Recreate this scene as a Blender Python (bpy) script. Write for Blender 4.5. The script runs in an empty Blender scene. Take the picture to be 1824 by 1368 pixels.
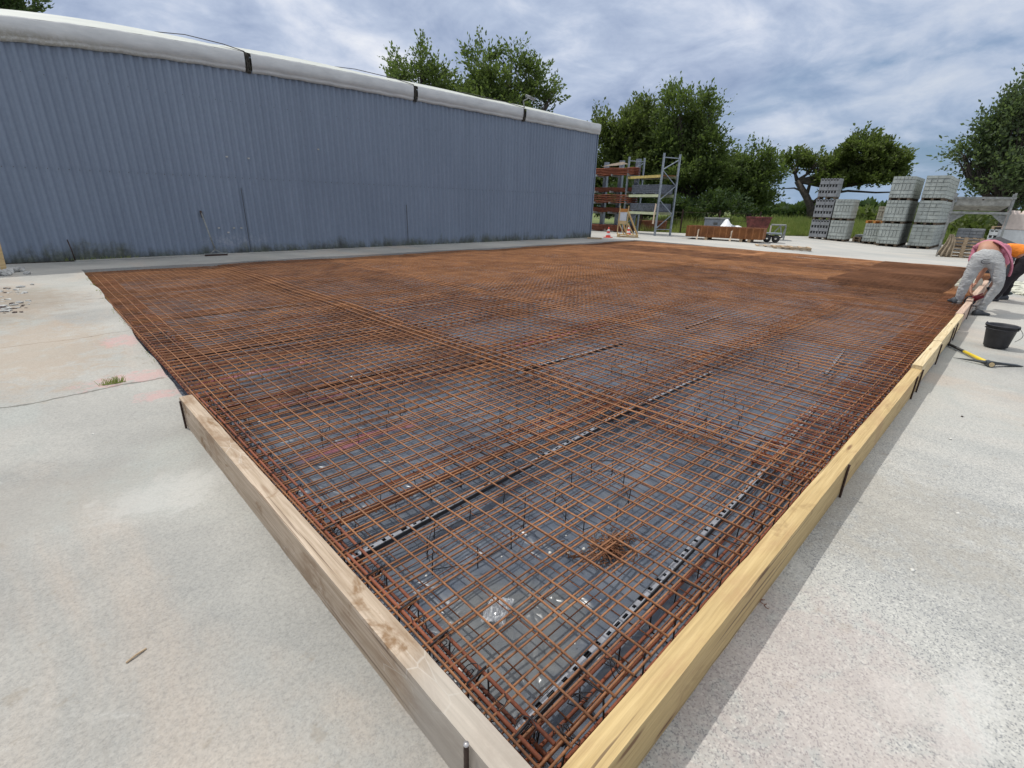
import bpy, bmesh, math, random
import numpy as np
from mathutils import Vector, Matrix, Euler
R = math.radians
rnd = random.Random(7)
rng = np.random.default_rng(7)
scene = bpy.context.scene
col = scene.collection

# ------------------------------------------------------------------ camera
CAMP = np.array([-.6165, -.4727, 1.3]); YAW, PITCH, ROLL, F = .7931, .3547, .0259, 865.75
_f = np.array([math.cos(YAW)*math.cos(PITCH), math.sin(YAW)*math.cos(PITCH), -math.sin(PITCH)])
_r0 = np.array([math.sin(YAW), -math.cos(YAW), 0.]); _u0 = np.cross(_r0, _f)
_r = math.cos(ROLL)*_r0 + math.sin(ROLL)*_u0; _u = -math.sin(ROLL)*_r0 + math.cos(ROLL)*_u0
cd = bpy.data.cameras.new('camera'); cam = bpy.data.objects.new('camera', cd); col.objects.link(cam)
cd.sensor_width = 36; cd.lens = F/1824*36; cd.clip_start = .05; cd.clip_end = 3000
cam.matrix_world = Matrix(((_r[0], _u[0], -_f[0], CAMP[0]), (_r[1], _u[1], -_f[1], CAMP[1]), (_r[2], _u[2], -_f[2], CAMP[2]), (0, 0, 0, 1)))
scene.camera = cam
scene.view_settings.view_transform = 'Standard'; scene.view_settings.look = 'None'
scene.view_settings.exposure = 0.0; scene.view_settings.gamma = 1

# ------------------------------------------------------------------ node helpers
class NT:
    def __init__(s, tree): s.t = tree; s.n = tree.nodes; s.l = tree.links
    def new(s, typ, **kw):
        n = s.n.new(typ)
        for k, v in kw.items(): setattr(n, k, v)
        return n
    def link(s, a, b): s.l.new(a, b)
    def put(s, sock, v):
        if isinstance(v, bpy.types.NodeSocket): s.link(v, sock)
        else:
            if isinstance(v, (tuple, list)) and len(v) == 3 and sock.type == 'RGBA': v = (*v, 1)
            sock.default_value = v
    def math(s, op, a, b=0., c=None, clamp=False):
        n = s.new('ShaderNodeMath', operation=op, use_clamp=clamp); s.put(n.inputs[0], a); s.put(n.inputs[1], b)
        if c is not None: s.put(n.inputs[2], c)
        return n.outputs[0]
    def noise(s, vec, scale, detail=4, rough=.6, dist=0., out=0):
        n = s.new('ShaderNodeTexNoise'); s.put(n.inputs['Vector'], vec); n.inputs['Scale'].default_value = scale
        n.inputs['Detail'].default_value = detail; n.inputs['Roughness'].default_value = rough; n.inputs['Distortion'].default_value = dist
        return n.outputs[out]
    def voro(s, vec, scale, feature='F1', out='Distance', rand=1.):
        n = s.new('ShaderNodeTexVoronoi', feature=feature); s.put(n.inputs['Vector'], vec); n.inputs['Scale'].default_value = scale
        n.inputs['Randomness'].default_value = rand
        return n.outputs[out]
    def mapr(s, v, a, b, c=0., d=1., smooth=True):
        n = s.new('ShaderNodeMapRange', clamp=True); n.interpolation_type = 'SMOOTHSTEP' if smooth else 'LINEAR'
        s.put(n.inputs[0], v); n.inputs[1].default_value = a; n.inputs[2].default_value = b; n.inputs[3].default_value = c; n.inputs[4].default_value = d
        return n.outputs[0]
    def mix(s, f, a, b, mode='MIX'):
        n = s.new('ShaderNodeMix', data_type='RGBA', blend_type=mode); s.put(n.inputs[0], f); s.put(n.inputs[6], a); s.put(n.inputs[7], b)
        return n.outputs[2]
    def ramp(s, f, stops):
        n = s.new('ShaderNodeValToRGB'); e = n.color_ramp.elements
        while len(e) < len(stops): e.new(.5)
        for x, (p, c) in zip(e, stops): x.position = p; x.color = (*c, 1) if len(c) == 3 else c
        s.put(n.inputs[0], f); return n.outputs[0]
    def scalev(s, vec, v, off=(0, 0, 0), rot=(0, 0, 0)):
        n = s.new('ShaderNodeMapping'); s.put(n.inputs[0], vec); n.inputs[3].default_value = v; n.inputs[1].default_value = off; n.inputs[2].default_value = rot
        return n.outputs[0]
    def sep(s, v): n = s.new('ShaderNodeSeparateXYZ'); s.put(n.inputs[0], v); return n.outputs
    def comb(s, x, y, z): n = s.new('ShaderNodeCombineXYZ'); s.put(n.inputs[0], x); s.put(n.inputs[1], y); s.put(n.inputs[2], z); return n.outputs[0]
    def bump(s, h, strength=.5, dist=.01, normal=None):
        n = s.new('ShaderNodeBump'); s.put(n.inputs['Height'], h); n.inputs['Strength'].default_value = strength; n.inputs['Distance'].default_value = dist
        if normal is not None: s.put(n.inputs['Normal'], normal)
        return n.outputs[0]

# ------------------------------------------------------------------ sky and sun
SUNV = Vector((-.13, .48, 1)).normalized()
sd = bpy.data.lights.new('sun', 'SUN'); sun = bpy.data.objects.new('sun', sd); col.objects.link(sun)
sd.energy = 2.5; sd.angle = R(.6); sd.color = (1, .965, .90)
sun.rotation_euler = SUNV.to_track_quat('Z', 'Y').to_euler()
w = bpy.data.worlds.new('World'); scene.world = w; w.use_nodes = True; w.node_tree.nodes.clear()
T = NT(w.node_tree)
sky = T.new('ShaderNodeTexSky', sky_type='NISHITA'); sky.sun_disc = False
sky.sun_elevation = math.asin(SUNV.z); sky.sun_rotation = math.atan2(SUNV.x, SUNV.y); sky.air_density = 1.2
tc = T.new('ShaderNodeTexCoord'); d = T.sep(tc.outputs['Generated'])
zz = T.math('ADD', T.math('MAXIMUM', d[2], 0.), .30)
cv = T.comb(T.math('DIVIDE', d[0], zz), T.math('DIVIDE', d[1], zz), T.math('MULTIPLY', d[2], 1.5))
n1 = T.noise(cv, 1.5, 7, .56, .3); n2 = T.noise(T.scalev(cv, (1, 1, 1), (3.3, 1.7, 0)), 4.2, 6, .6, .4); n3 = T.noise(T.scalev(cv, (1, 1, 1), (7.1, 2, 0)), .7, 3, .5)
body = T.math('ADD', T.math('MULTIPLY', n1, .6), T.math('MULTIPLY', n2, .4))
cloud = T.ramp(body, [(.36, (.28, .36, .53)), (.43, (.38, .46, .63)), (.50, (.49, .57, .73)), (.56, (.64, .70, .83)), (.64, (.82, .85, .92))])
# one slate blue patch low over the fields, to the right of the shed
AZ = lambda px, py: Vector(((px-912)/F*_r + (684-py)/F*_u + _f)).normalized()
def spot(px, py, lo, hi, sz=1.):
    v = AZ(px, py); n = T.new('ShaderNodeVectorMath', operation='DISTANCE')
    wob = T.new('ShaderNodeVectorMath', operation='MULTIPLY_ADD'); T.put(wob.inputs[0], T.noise(cv, 1.6, 5, .6, out=1)); wob.inputs[1].default_value = (.22,)*3; T.put(wob.inputs[2], tc.outputs['Generated'])
    T.put(n.inputs[0], wob.outputs[0]); n.inputs[1].default_value = (v.x+.11, v.y+.11, (v.z+.11))
    return T.mapr(n.outputs['Value'], lo, hi, 1, 0)
gap = T.math('MAXIMUM', spot(1625, 270, .08, .34), T.math('MULTIPLY', spot(1460, 320, .06, .30), .7))
gap = T.math('MULTIPLY', gap, T.mapr(n1, .38, .56, 1., .35))
skyc = T.mix(1., sky.outputs[0], (.10, .10, .10), 'MULTIPLY')
cl2 = T.mix(T.math('MULTIPLY', gap, .95), cloud, T.mix(.35, (.10, .23, .44), skyc))
lowb = T.mapr(d[2], .0, .10, .5, 0.)
cl3 = T.mix(lowb, cl2, (.32, .48, .70))
thin = T.mapr(n3, .55, .75, 0, .25)
cl4 = T.mix(thin, cl3, T.mix(.5, skyc, (.35, .45, .65)))
# brighter overhead where the cloud is lit through
up = T.mapr(d[2], .50, .95, 1.0, 2.3)
cl4 = T.mix(T.mapr(d[2], .5, .8, 0, .75), cl4, (.60, .58, .53))
bg = T.new('ShaderNodeBackground'); T.put(bg.inputs[0], cl4); T.put(bg.inputs[1], up)
wo = T.new('ShaderNodeOutputWorld'); T.link(bg.outputs[0], wo.inputs[0])

# ------------------------------------------------------------------ places
def ray(px, py): return (px-912)/F*_r + (684-py)/F*_u + _f
def gz(y):
    t = min(1., max(0., (y-3)/6)); return -.2 + .2*t*t*(3-2*t)
def on(px, py, z):
    d = ray(px, py); t = (z-CAMP[2])/d[2]; return CAMP + t*d
def G(px, py):
    z = -.1
    for _ in range(30): p = on(px, py, z); z = .5*z + .5*gz(p[1])
    return Vector((p[0], p[1], gz(p[1])))
def AT(px, dist, z=None):
    """ground point seen in column px at a horizontal distance"""
    d = ray(px, 400); h = d[:2]/np.hypot(*d[:2]); x, y = CAMP[:2] + dist*h
    return Vector((x, y, gz(y) if z is None else z))
def J(P, px, py, dd=0.):
    """point of pixel px,py on the upright plane through P that faces the viewer, moved dd away"""
    h = np.array([P[0], P[1]]) - CAMP[:2]; dist = np.hypot(*h); n = h/dist; d = ray(px, py)
    return Vector(CAMP + (dist+dd)/(d[:2] @ n)*d)
def facing(P):
    a = math.atan2(P[1]-CAMP[1], P[0]-CAMP[0]); return a - math.pi/2        # local x = right, local y = away
def loc(P, px, py):
    q = J(P, px, py) - Vector(P); a = facing(P)
    return (q.x*math.cos(a)+q.y*math.sin(a), q.z)

# ------------------------------------------------------------------ object helpers
def tag(o, label=None, cat=None, group=None, kind=None):
    for k, v in (('label', label), ('category', cat), ('group', group), ('kind', kind)):
        if v: o[k] = v
    return o
def empty(name, loc_=(0, 0, 0), rz=0., **kw):
    o = bpy.data.objects.new(name, None); col.objects.link(o); o.location = loc_; o.rotation_euler[2] = rz; o.empty_display_size = .1
    return tag(o, **kw)
class MB:
    def __init__(s): s.v = []; s.f = []; s.n = 0
    def add(s, v, f):
        v = np.asarray(v, float); s.v.append(v); s.f += [tuple(i+s.n for i in q) for q in f]; s.n += len(v); return s
    def box(s, c, size, rz=0., rot=None):
        x, y, z = [q/2 for q in size]
        v = np.array([(a*x, b*y, g*z) for g in (-1, 1) for b in (-1, 1) for a in (-1, 1)])
        m = np.array((rot or Euler((0, 0, rz))).to_matrix()); v = v @ m.T + np.array(c)
        return s.add(v, [(0, 2, 3, 1), (4, 5, 7, 6), (0, 1, 5, 4), (2, 6, 7, 3), (0, 4, 6, 2), (1, 3, 7, 5)])
    def bb(s, x0, x1, y0, y1, z0, z1): return s.box(((x0+x1)/2, (y0+y1)/2, (z0+z1)/2), (x1-x0, y1-y0, z1-z0))
    def tube(s, pts, r, sides=6, caps=True):
        P = np.array([tuple(p) for p in pts], float); n = len(P); rr = np.broadcast_to(np.array(r, float), (n,))
        t = np.gradient(P, axis=0); t /= np.linalg.norm(t, axis=1)[:, None]+1e-12
        ref = np.array([0, 0, 1.]) if abs(t[:, 2]).mean() < .8 else np.array([1., 0, 0])
        a = np.cross(t, ref); a /= np.linalg.norm(a, axis=1)[:, None]+1e-12; b = np.cross(t, a)
        th = np.arange(sides)*2*math.pi/sides
        v = P[:, None, :] + rr[:, None, None]*(np.cos(th)[None, :, None]*a[:, None, :] + np.sin(th)[None, :, None]*b[:, None, :])
        f = [(i*sides+k, i*sides+(k+1) % sides, (i+1)*sides+(k+1) % sides, (i+1)*sides+k) for i in range(n-1) for k in range(sides)]
        if caps: f += [tuple(range(sides))[::-1], tuple((n-1)*sides+k for k in range(sides))]
        return s.add(v.reshape(-1, 3), f)
    def bar(s, a, b, w_, h_=None, up=(0, 0, 1)):
        """rectangular bar from a to b"""
        a, b = Vector(a), Vector(b); d = (b-a); L = d.length; d.normalize(); u = Vector(up)
        if abs(d.dot(u)) > .95: u = Vector((1, 0, 0))
        sx = d.cross(u).normalized(); sz = sx.cross(d); h_ = h_ or w_
        v = [tuple(p + sx*i*w_/2 + sz*j*h_/2) for p in (a, b) for j in (-1, 1) for i in (-1, 1)]
        return s.add(v, [(0, 1, 3, 2), (4, 6, 7, 5), (0, 4, 5, 1), (2, 3, 7, 6), (0, 2, 6, 4), (1, 5, 7, 3)])
    def lathe(s, prof, seg=20, c=(0, 0, 0)):
        v = [(c[0]+r*math.cos(2*math.pi*k/seg), c[1]+r*math.sin(2*math.pi*k/seg), c[2]+z) for r, z in prof for k in range(seg)]
        f = [(i*seg+k, i*seg+(k+1) % seg, (i+1)*seg+(k+1) % seg, (i+1)*seg+k) for i in range(len(prof)-1) for k in range(seg)]
        return s.add(v, f)
    def grid(s, X, Y, Z):
        n, m = X.shape; v = np.stack([X, Y, Z], -1).reshape(-1, 3)
        return s.add(v, [(i*m+j, i*m+j+1, (i+1)*m+j+1, (i+1)*m+j) for i in range(n-1) for j in range(m-1)])
    def blob(s, c, size, seed=0, sub=2, rough=.25, flat=None):
        bm = bmesh.new(); bmesh.ops.create_icosphere(bm, subdivisions=sub, radius=1); rr = random.Random(seed)
        ph = [rr.uniform(0, 6) for _ in range(6)]
        v = []
        for p in bm.verts:
            k = 1 + rough*(math.sin(3.1*p.co.x+ph[0])*math.sin(2.7*p.co.y+ph[1]) + .6*math.sin(5.3*p.co.z+ph[2]+2*p.co.x) + .5*rr.uniform(-.4, .4))
            q = p.co*k
            if flat is not None: q.z = max(q.z, flat)
            v.append((c[0]+q.x*size[0], c[1]+q.y*size[1], c[2]+q.z*size[2]))
        f = [tuple(x.index for x in q.verts) for q in bm.faces]; bm.free(); return s.add(v, f)
    def build(s, name, mat, parent=None, smooth=False, bevel=0, **kw):
        me = bpy.data.meshes.new(name); V = np.concatenate(s.v) if s.v else np.zeros((0, 3))
        me.from_pydata(V.tolist(), [], s.f); me.update()
        if smooth: me.shade_smooth()
        me.materials.append(mat)
        o = bpy.data.objects.new(name, me); col.objects.link(o)
        if parent is not None: o.parent = parent
        if bevel:
            b = o.modifiers.new('bevel', 'BEVEL'); b.width = bevel; b.segments = 2; b.limit_method = 'ANGLE'; b.angle_limit = R(40)
        return tag(o, **kw)
def copy_tree(o, parent=None):
    c = o.copy(); col.objects.link(c); c.parent = parent
    for ch in o.children: copy_tree(ch, c)
    return c

# ------------------------------------------------------------------ materials
def mat(name, fn):
    m = bpy.data.materials.new(name); m.use_nodes = True; t = NT(m.node_tree); b = t.n['Principled BSDF']
    tc = t.new('ShaderNodeTexCoord'); geo = t.new('ShaderNodeNewGeometry'); oi = t.new('ShaderNodeObjectInfo')
    fn(t, b, tc.outputs['Object'], geo.outputs['Position'], oi.outputs['Random'], m); return m
def simple(name, c, rough=.7, metal=0., var=.15, scale=6., bump=.15):
    def fn(t, b, O, P, rn, m):
        n = t.noise(O, scale, 5, .65)
        lo = tuple(x*(1-var*1.6) for x in c); hi = tuple(min(1, x*(1+var)) for x in c)
        cc = t.ramp(n, [(.3, lo), (.7, hi)])
        t.put(b.inputs['Base Color'], cc); b.inputs['Roughness'].default_value = rough; b.inputs['Metallic'].default_value = metal
        if bump: t.put(b.inputs['Normal'], t.bump(t.noise(O, scale*6, 3), bump, .01))
    return mat(name, fn)
def f_rust(bright, dark, mid=None):
    def fn(t, b, O, P, rn, m):
        n = t.noise(P, 2.2, 6, .7); n2 = t.noise(P, 60, 3, .7)
        f = t.math('ADD', t.math('MULTIPLY', n, .7), t.math('ADD', t.math('MULTIPLY', n2, .35), t.math('MULTIPLY', rn, .16)))
        t.put(b.inputs['Base Color'], t.ramp(f, [(.38, dark), (.58, mid or tuple((x+y)/2 for x, y in zip(bright, dark))), (.78, bright)]))
        b.inputs['Roughness'].default_value = .85
        t.put(b.inputs['Normal'], t.bump(n2, .35, .002))
    return fn
M = {}
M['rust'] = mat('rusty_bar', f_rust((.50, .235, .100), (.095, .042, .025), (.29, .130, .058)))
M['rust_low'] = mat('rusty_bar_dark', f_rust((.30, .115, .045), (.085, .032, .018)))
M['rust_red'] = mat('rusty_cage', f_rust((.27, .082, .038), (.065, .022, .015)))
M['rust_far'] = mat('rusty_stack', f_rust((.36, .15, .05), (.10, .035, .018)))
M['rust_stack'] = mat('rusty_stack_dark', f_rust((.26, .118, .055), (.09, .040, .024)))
M['wire'] = simple('dark_wire', (.028, .024, .026), .6, .3)
def _on0(px, py):
    d = (px-912)/F*_r + (684-py)/F*_u + _f; q = CAMP + (-.2-CAMP[2])/d[2]*d; return float(q[0]), float(q[1])
BS, BS2 = _on0(70, 640), _on0(1560, 900)
WH, WH2, PS, LS, LS2 = _on0(1725, 1275), _on0(1610, 1240), _on0(1420, 1230), _on0(60, 900), _on0(300, 880)
def f_ground(t, b, O, P, rn, m):
    s = t.sep(P)
    n0 = t.noise(P, .33, 6, .62, .4); n1 = t.noise(t.scalev(P, (1, .35, 1), rot=(0, 0, .2)), 1.1, 6, .62, .5); n2 = t.noise(P, 7, 5, .7); n3 = t.noise(P, 60, 4, .75)
    base = t.ramp(n0, [(.36, (.27, .268, .252)), (.5, (.365, .356, .328)), (.62, (.445, .432, .392))])
    pink = t.mix(t.mapr(n1, .50, .68, 0, .5), base, (.45, .37, .30))
    grey = t.mix(t.mapr(t.noise(P, .75, 5, .6, .8), .50, .66, 0, .6), pink, (.36, .375, .35))
    # right hand strip is harder worn, aggregate showing
    worn = t.math('MULTIPLY', t.mapr(t.math('SUBTRACT', s[0], t.math('MULTIPLY', s[1], 1.6)), -.4, .9, 0, 1), t.mapr(s[0], 2.5, 5.5, 1, .10))
    worn = t.math('MULTIPLY', worn, t.mapr(t.noise(P, 1.6, 4, .6), .3, .55, .55, 1))
    vd = t.voro(t.scalev(P, (1, 1, 1)), 200, out='Color'); vv = t.sep(vd)[0]
    vd2 = t.sep(t.voro(P, 140, out='Color'))[1]
    greyb = t.mix(worn, grey, t.mix(t.mapr(n1, .4, .62), (.35, .352, .335), (.45, .445, .415)))
    spk = t.mix(t.math('MULTIPLY', t.math('ADD', t.math('MULTIPLY', worn, .42), .16), t.mapr(vv, .72, .86)), greyb, (.10, .11, .13))
    spk = t.mix(t.math('MULTIPLY', t.math('ADD', t.math('MULTIPLY', worn, .4), .06), t.mapr(vd2, .80, .90)), spk, (.62, .61, .56))
    chalk = t.mix(t.mapr(t.noise(t.scalev(P, (1, .6, 1), (4, 2, 0)), 1.5, 7, .68, .8), .63, .75, 0, .5), spk, (.60, .60, .565))
    fine = t.mix(.5, chalk, t.ramp(n3, [(.3, (.62, .62, .62)), (.52, (1, 1, 1)), (.75, (1.25, 1.25, 1.25))]), 'MULTIPLY')
    dirt = t.mix(t.math('MULTIPLY', t.mapr(n2, .60, .72, 0, .45), t.mapr(n1, .4, .6)), fine, (.24, .20, .15))
    # brown earth patch by the rubble on the left
    ex = t.math('ADD', t.math('POWER', t.math('MULTIPLY', t.math('ADD', s[0], 1.35), .9), 2.), t.math('POWER', t.math('MULTIPLY', t.math('SUBTRACT', s[1], 8.3), .75), 2.))
    ex = t.math('ADD', ex, t.math('MULTIPLY', t.math('SUBTRACT', n2, .5), 2.4))
    dirt = t.mix(t.mapr(ex, .2, 1.6, .6, 0), dirt, (.25, .19, .13))
    # cracks running across the left concrete
    cn = t.math('MULTIPLY', t.math('SUBTRACT', t.noise(P, 2.2, 5, .6), .5), .22)
    cr = None
    for y0, k, wd in ((4.42, .05, .011), (6.1, .03, .006), (8.0, .02, .006)):
        dd = t.math('ABSOLUTE', t.math('ADD', t.math('SUBTRACT', t.math('SUBTRACT', s[1], y0), t.math('MULTIPLY', s[0], k)), cn))
        c = t.mapr(dd, wd*.5, wd*1.7, 1, 0); cr = c if cr is None else t.math('MAXIMUM', cr, c)
    cr = t.math('MULTIPLY', cr, t.mapr(s[0], -.02, .02, .7, 0))
    dirt = t.mix(cr, dirt, (.09, .085, .07))
    for (x0, y0, rx, ry, cc_, am) in ((WH[0], WH[1], .20, .08, (.58, .58, .55), .5), (WH2[0], WH2[1], .10, .07, (.58, .58, .54), .4), (PS[0], PS[1], .5, .4, (.46, .36, .33), .35), (LS[0], LS[1], .5, .35, (.30, .28, .25), .4), (LS2[0], LS2[1], .3, .2, (.52, .51, .48), .4), (BS[0], BS[1], .55, 1.1, (.36, .27, .19), .5), (BS2[0], BS2[1], .5, .6, (.33, .30, .25), .45)):
        q = t.math('ADD', t.math('POWER', t.math('DIVIDE', t.math('SUBTRACT', s[0], x0), rx), 2.), t.math('POWER', t.math('DIVIDE', t.math('SUBTRACT', s[1], y0), ry), 2.))
        q = t.math('ADD', q, t.math('MULTIPLY', t.math('SUBTRACT', t.noise(P, 6, 8, .75, .8), .5), 7.)); dirt = t.mix(t.mapr(q, .0, 1.8, am, 0), dirt, cc_)
    # faded pink spray marks beside the slab edge
    for (x0, y0, rx, ry) in ((-.12, 5.75, .14, .18), (-.20, 4.55, .30, .14), (-.10, 4.0, .16, .10)):
        q = t.math('ADD', t.math('POWER', t.math('DIVIDE', t.math('SUBTRACT', s[0], x0), rx), 2.), t.math('POWER', t.math('DIVIDE', t.math('SUBTRACT', s[1], y0), ry), 2.))
        q = t.math('ADD', q, t.math('MULTIPLY', t.math('SUBTRACT', n2, .5), 5.))
        dirt = t.mix(t.mapr(t.math('ADD', q, t.math('MULTIPLY', t.math('SUBTRACT', t.noise(P, 14, 6, .75), .5), 6.)), .1, 1.9, .36, 0), dirt, (.60, .28, .27))
    # dusty pale concrete far off, paler still beside the mesh
    far = t.mapr(s[0], 14, 19, 0, .6); dirt = t.mix(far, dirt, t.mix(t.mapr(n1, .35, .65), (.38, .385, .37), (.50, .48, .44)))
    t.put(b.inputs['Base Color'], dirt); b.inputs['Roughness'].default_value = .92
    h = t.math('ADD', t.math('MULTIPLY', n3, .6), t.math('MULTIPLY', vv, .25))
    t.put(b.inputs['Normal'], t.bump(h, .45, .006, t.bump(n2, .3, .02)))
M['ground'] = mat('yard_concrete', f_ground)
def f_film(t, b, O, P, rn, m):
    s = t.sep(P); n = t.noise(P, 6, 2, .4, .8); n2 = t.noise(P, 2.1, 5, .65)
    c = t.ramp(n2, [(.3, (.062, .076, .102)), (.55, (.098, .117, .150)), (.75, (.145, .166, .20))])
    dust = t.mix(t.mapr(t.noise(P, 3.3, 5, .6), .56, .74, 0, .3), c, (.24, .235, .215))
    e = t.math('ADD', t.math('POWER', t.math('MULTIPLY', t.math('SUBTRACT', s[0], .35), 2.4), 2.), t.math('POWER', t.math('MULTIPLY', t.math('SUBTRACT', s[1], .5), 3.2), 2.))
    dust = t.mix(t.mapr(t.math('ADD', e, t.math('MULTIPLY', t.math('SUBTRACT', n, .5), 1.6)), .2, 1., .5, 0), dust, (.17, .17, .155))
    for (x0, x1, y0, k) in ((.2, 1.1, 3.22, 0.), (.25, 1.2, 2.31, .02), (.1, 1.3, 4.2, 0.), (3, 5, 3.3, 0), (1.4, 2.2, 5.6, 0)):
        dd = t.math('ABSOLUTE', t.math('SUBTRACT', t.math('SUBTRACT', s[1], y0), t.math('MULTIPLY', s[0], k)))
        q = t.math('MULTIPLY', t.mapr(t.math('ADD', dd, t.math('MULTIPLY', t.math('SUBTRACT', n, .5), .12)), .02, .06, 1, 0), t.math('MULTIPLY', t.mapr(s[0], x0, x0+.15), t.mapr(s[0], x1-.15, x1, 1, 0)))
        dust = t.mix(t.math('MULTIPLY', q, .5), dust, (.42, .07, .08))
    t.put(b.inputs['Base Color'], dust); t.put(b.inputs['Roughness'], t.mapr(n, .35, .65, .26, .42)); b.inputs['IOR'].default_value = 1.5
    wr = t.math('ABSOLUTE', t.math('SUBTRACT', t.noise(P, 4.5, 2, .5, 1.2), .5))
    t.put(b.inputs['Normal'], t.bump(t.math('ADD', t.math('MULTIPLY', wr, 1.6), t.math('MULTIPLY', n, .35)), .9, .03))
M['film'] = mat('membrane_film', f_film)
def f_wood(c1, c2, dirtc, kn=.5, dirtamt=.5, endx=None, crk=0., stain=.3):
    def fn(t, b, O, P, rn, m):
        g = t.noise(t.scalev(O, (.8, 16, 16)), 3, 6, .6, .6); g2 = t.noise(t.scalev(O, (.7, 30, 30)), 3, 5, .75)
        c = t.ramp(g, [(.32, c1), (.68, c2)])
        c = t.mix(.45, c, t.ramp(g2, [(.36, (.58, .54, .50)), (.6, (1.12, 1.12, 1.12))]), 'MULTIPLY')
        dn = t.noise(t.scalev(O, (1, 2.2, 2.2)), 1.9, 7, .7, .5)
        c = t.mix(t.mapr(dn, .5, .72, 0, dirtamt), c, dirtc)
        k = t.voro(t.scalev(O, (1.15, 7, 7), (.3, .2, .1)), 1.3); c = t.mix(t.mapr(k, .05, .13, kn, 0), c, (.16, .08, .035))
        ck = t.math('MULTIPLY', t.mapr(t.voro(t.scalev(O, (1, 2.4, 2.4)), 7, feature='DISTANCE_TO_EDGE'), .0, .035, 1, 0), t.mapr(t.noise(O, 2.3, 3, .5), .54, .62, 0, crk))
        c = t.mix(ck, c, (.72, .69, .62))
        lc = t.mapr(t.noise(t.scalev(O, (.35, 26, 26), (3, 1, 2)), 2.2, 2, .5), .66, .70, 0, .75); c = t.mix(lc, c, (.10, .06, .035))
        st = t.math('MULTIPLY', t.mapr(t.noise(t.scalev(O, (1, 1.6, 1.6), (5, 1, 0)), 3.4, 5, .65, .5), .58, .68, 0, 1), stain); c = t.mix(st, c, (.20, .11, .045))
        if endx:
            c = t.mix(t.mapr(t.math('ADD', t.sep(O)[0], t.math('MULTIPLY', dn, .12)), endx[0], endx[1], endx[2], 0), c, endx[3])
        t.put(b.inputs['Base Color'], c); b.inputs['Roughness'].default_value = .8
        t.put(b.inputs['Normal'], t.bump(t.math('ADD', g2, g), .35, .003))
    return fn
M['wood_grey'] = mat('weathered_board', f_wood((.36, .275, .19), (.52, .42, .32), (.23, .14, .075), .4, .85, (-1.15, -.95, .55, (.42, .405, .37)), .3, .85))
M['wood_yellow'] = mat('yellow_formwork_board', f_wood((.455, .32, .140), (.57, .425, .205), (.40, .24, .12), .9, .55, None, 0, .35))
M['wood_pale'] = mat('pale_board', f_wood((.58, .45, .24), (.72, .60, .38), (.48, .33, .17), .6, .3))
M['wood_pink'] = mat('pinkish_board', f_wood((.48, .32, .24), (.60, .45, .34), (.40, .26, .18), .5, .4))
M['wood_pallet'] = mat('pallet_wood', f_wood((.36, .26, .16), (.50, .38, .25), (.22, .15, .09), .4, .5))
M['pallet_shade'] = mat('gap_shaded_pallet', f_wood((.13, .10, .07), (.20, .15, .10), (.07, .05, .035), .4, .5))  # wood coloured dark to paint the shade of the gaps between loads
M['wood_new'] = mat('new_timber', f_wood((.52, .36, .16), (.64, .48, .26), (.4, .26, .12), .4, .3))
M['wood_orange'] = simple('orange_pallet', (.52, .22, .05))
def f_wall(t, b, O, P, rn, m):
    s = t.sep(P); n = t.noise(t.scalev(P, (1.5, 1, .25)), 1.2, 6, .65, .3); n2 = t.noise(P, 14, 4, .7)
    c = t.ramp(n, [(.3, (.165, .205, .268)), (.7, (.20, .245, .315))])
    c = t.mix(.3, c, t.ramp(n2, [(.35, (.8, .8, .8)), (.65, (1.1, 1.1, 1.1))]), 'MULTIPLY')
    # whitish repair patches around fixings, moss and dirt splash at the foot
    pt = t.math('MULTIPLY', t.mapr(t.math('ABSOLUTE', t.math('SUBTRACT', s[2], .30)), .0, .22, 1, 0), t.mapr(t.math('ABSOLUTE', t.math('SUBTRACT', s[0], 3.1)), .3, .9, 1, 0))
    c = t.mix(t.math('MULTIPLY', pt, t.mapr(n2, .42, .6, 0, .5)), c, (.34, .37, .42))
    mz = t.math('ADD', t.math('MULTIPLY', t.noise(t.scalev(P, (1, 1, .5)), 1.3, 7, .72, .6), .85), t.math('MULTIPLY', n2, .25))
    amt = t.mapr(t.math('SUBTRACT', mz, t.math('MULTIPLY', t.math('ADD', s[2], t.math('MULTIPLY', t.mapr(s[0], -1, 2.2, 0, 1), .10)), .85)), .21, .50, 0, .85)
    moss = t.ramp(t.noise(P, 5, 5, .7), [(.38, (.028, .028, .016)), (.55, (.06, .068, .03)), (.7, (.13, .135, .11))])
    c = t.mix(amt, c, moss)
    t.put(b.inputs['Base Color'], c); b.inputs['Roughness'].default_value = .55
M['wall'] = mat('blue_grey_sheet', f_wall)
def f_roof(t, b, O, P, rn, m):
    n = t.noise(t.scalev(P, (.6, 1, 3)), 1.6, 6, .65); n2 = t.noise(P, 9, 4, .7)
    c = t.ramp(n, [(.3, (.42, .44, .39)), (.7, (.55, .56, .50))]); c = t.mix(t.mapr(n2, .62, .8, 0, .5), c, (.34, .34, .29))
    s = t.sep(P); edge = t.math('MULTIPLY', t.mapr(s[2], 4.02, 4.09, 1, 0), t.mapr(n2, .35, .6, .5, .95)); c = t.mix(edge, c, (.20, .19, .14))
    t.put(b.inputs['Base Color'], c); b.inputs['Roughness'].default_value = .45
    t.put(b.inputs['Normal'], t.bump(n, .3, .02))
M['roof'] = mat('roof_membrane', f_roof)
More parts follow.
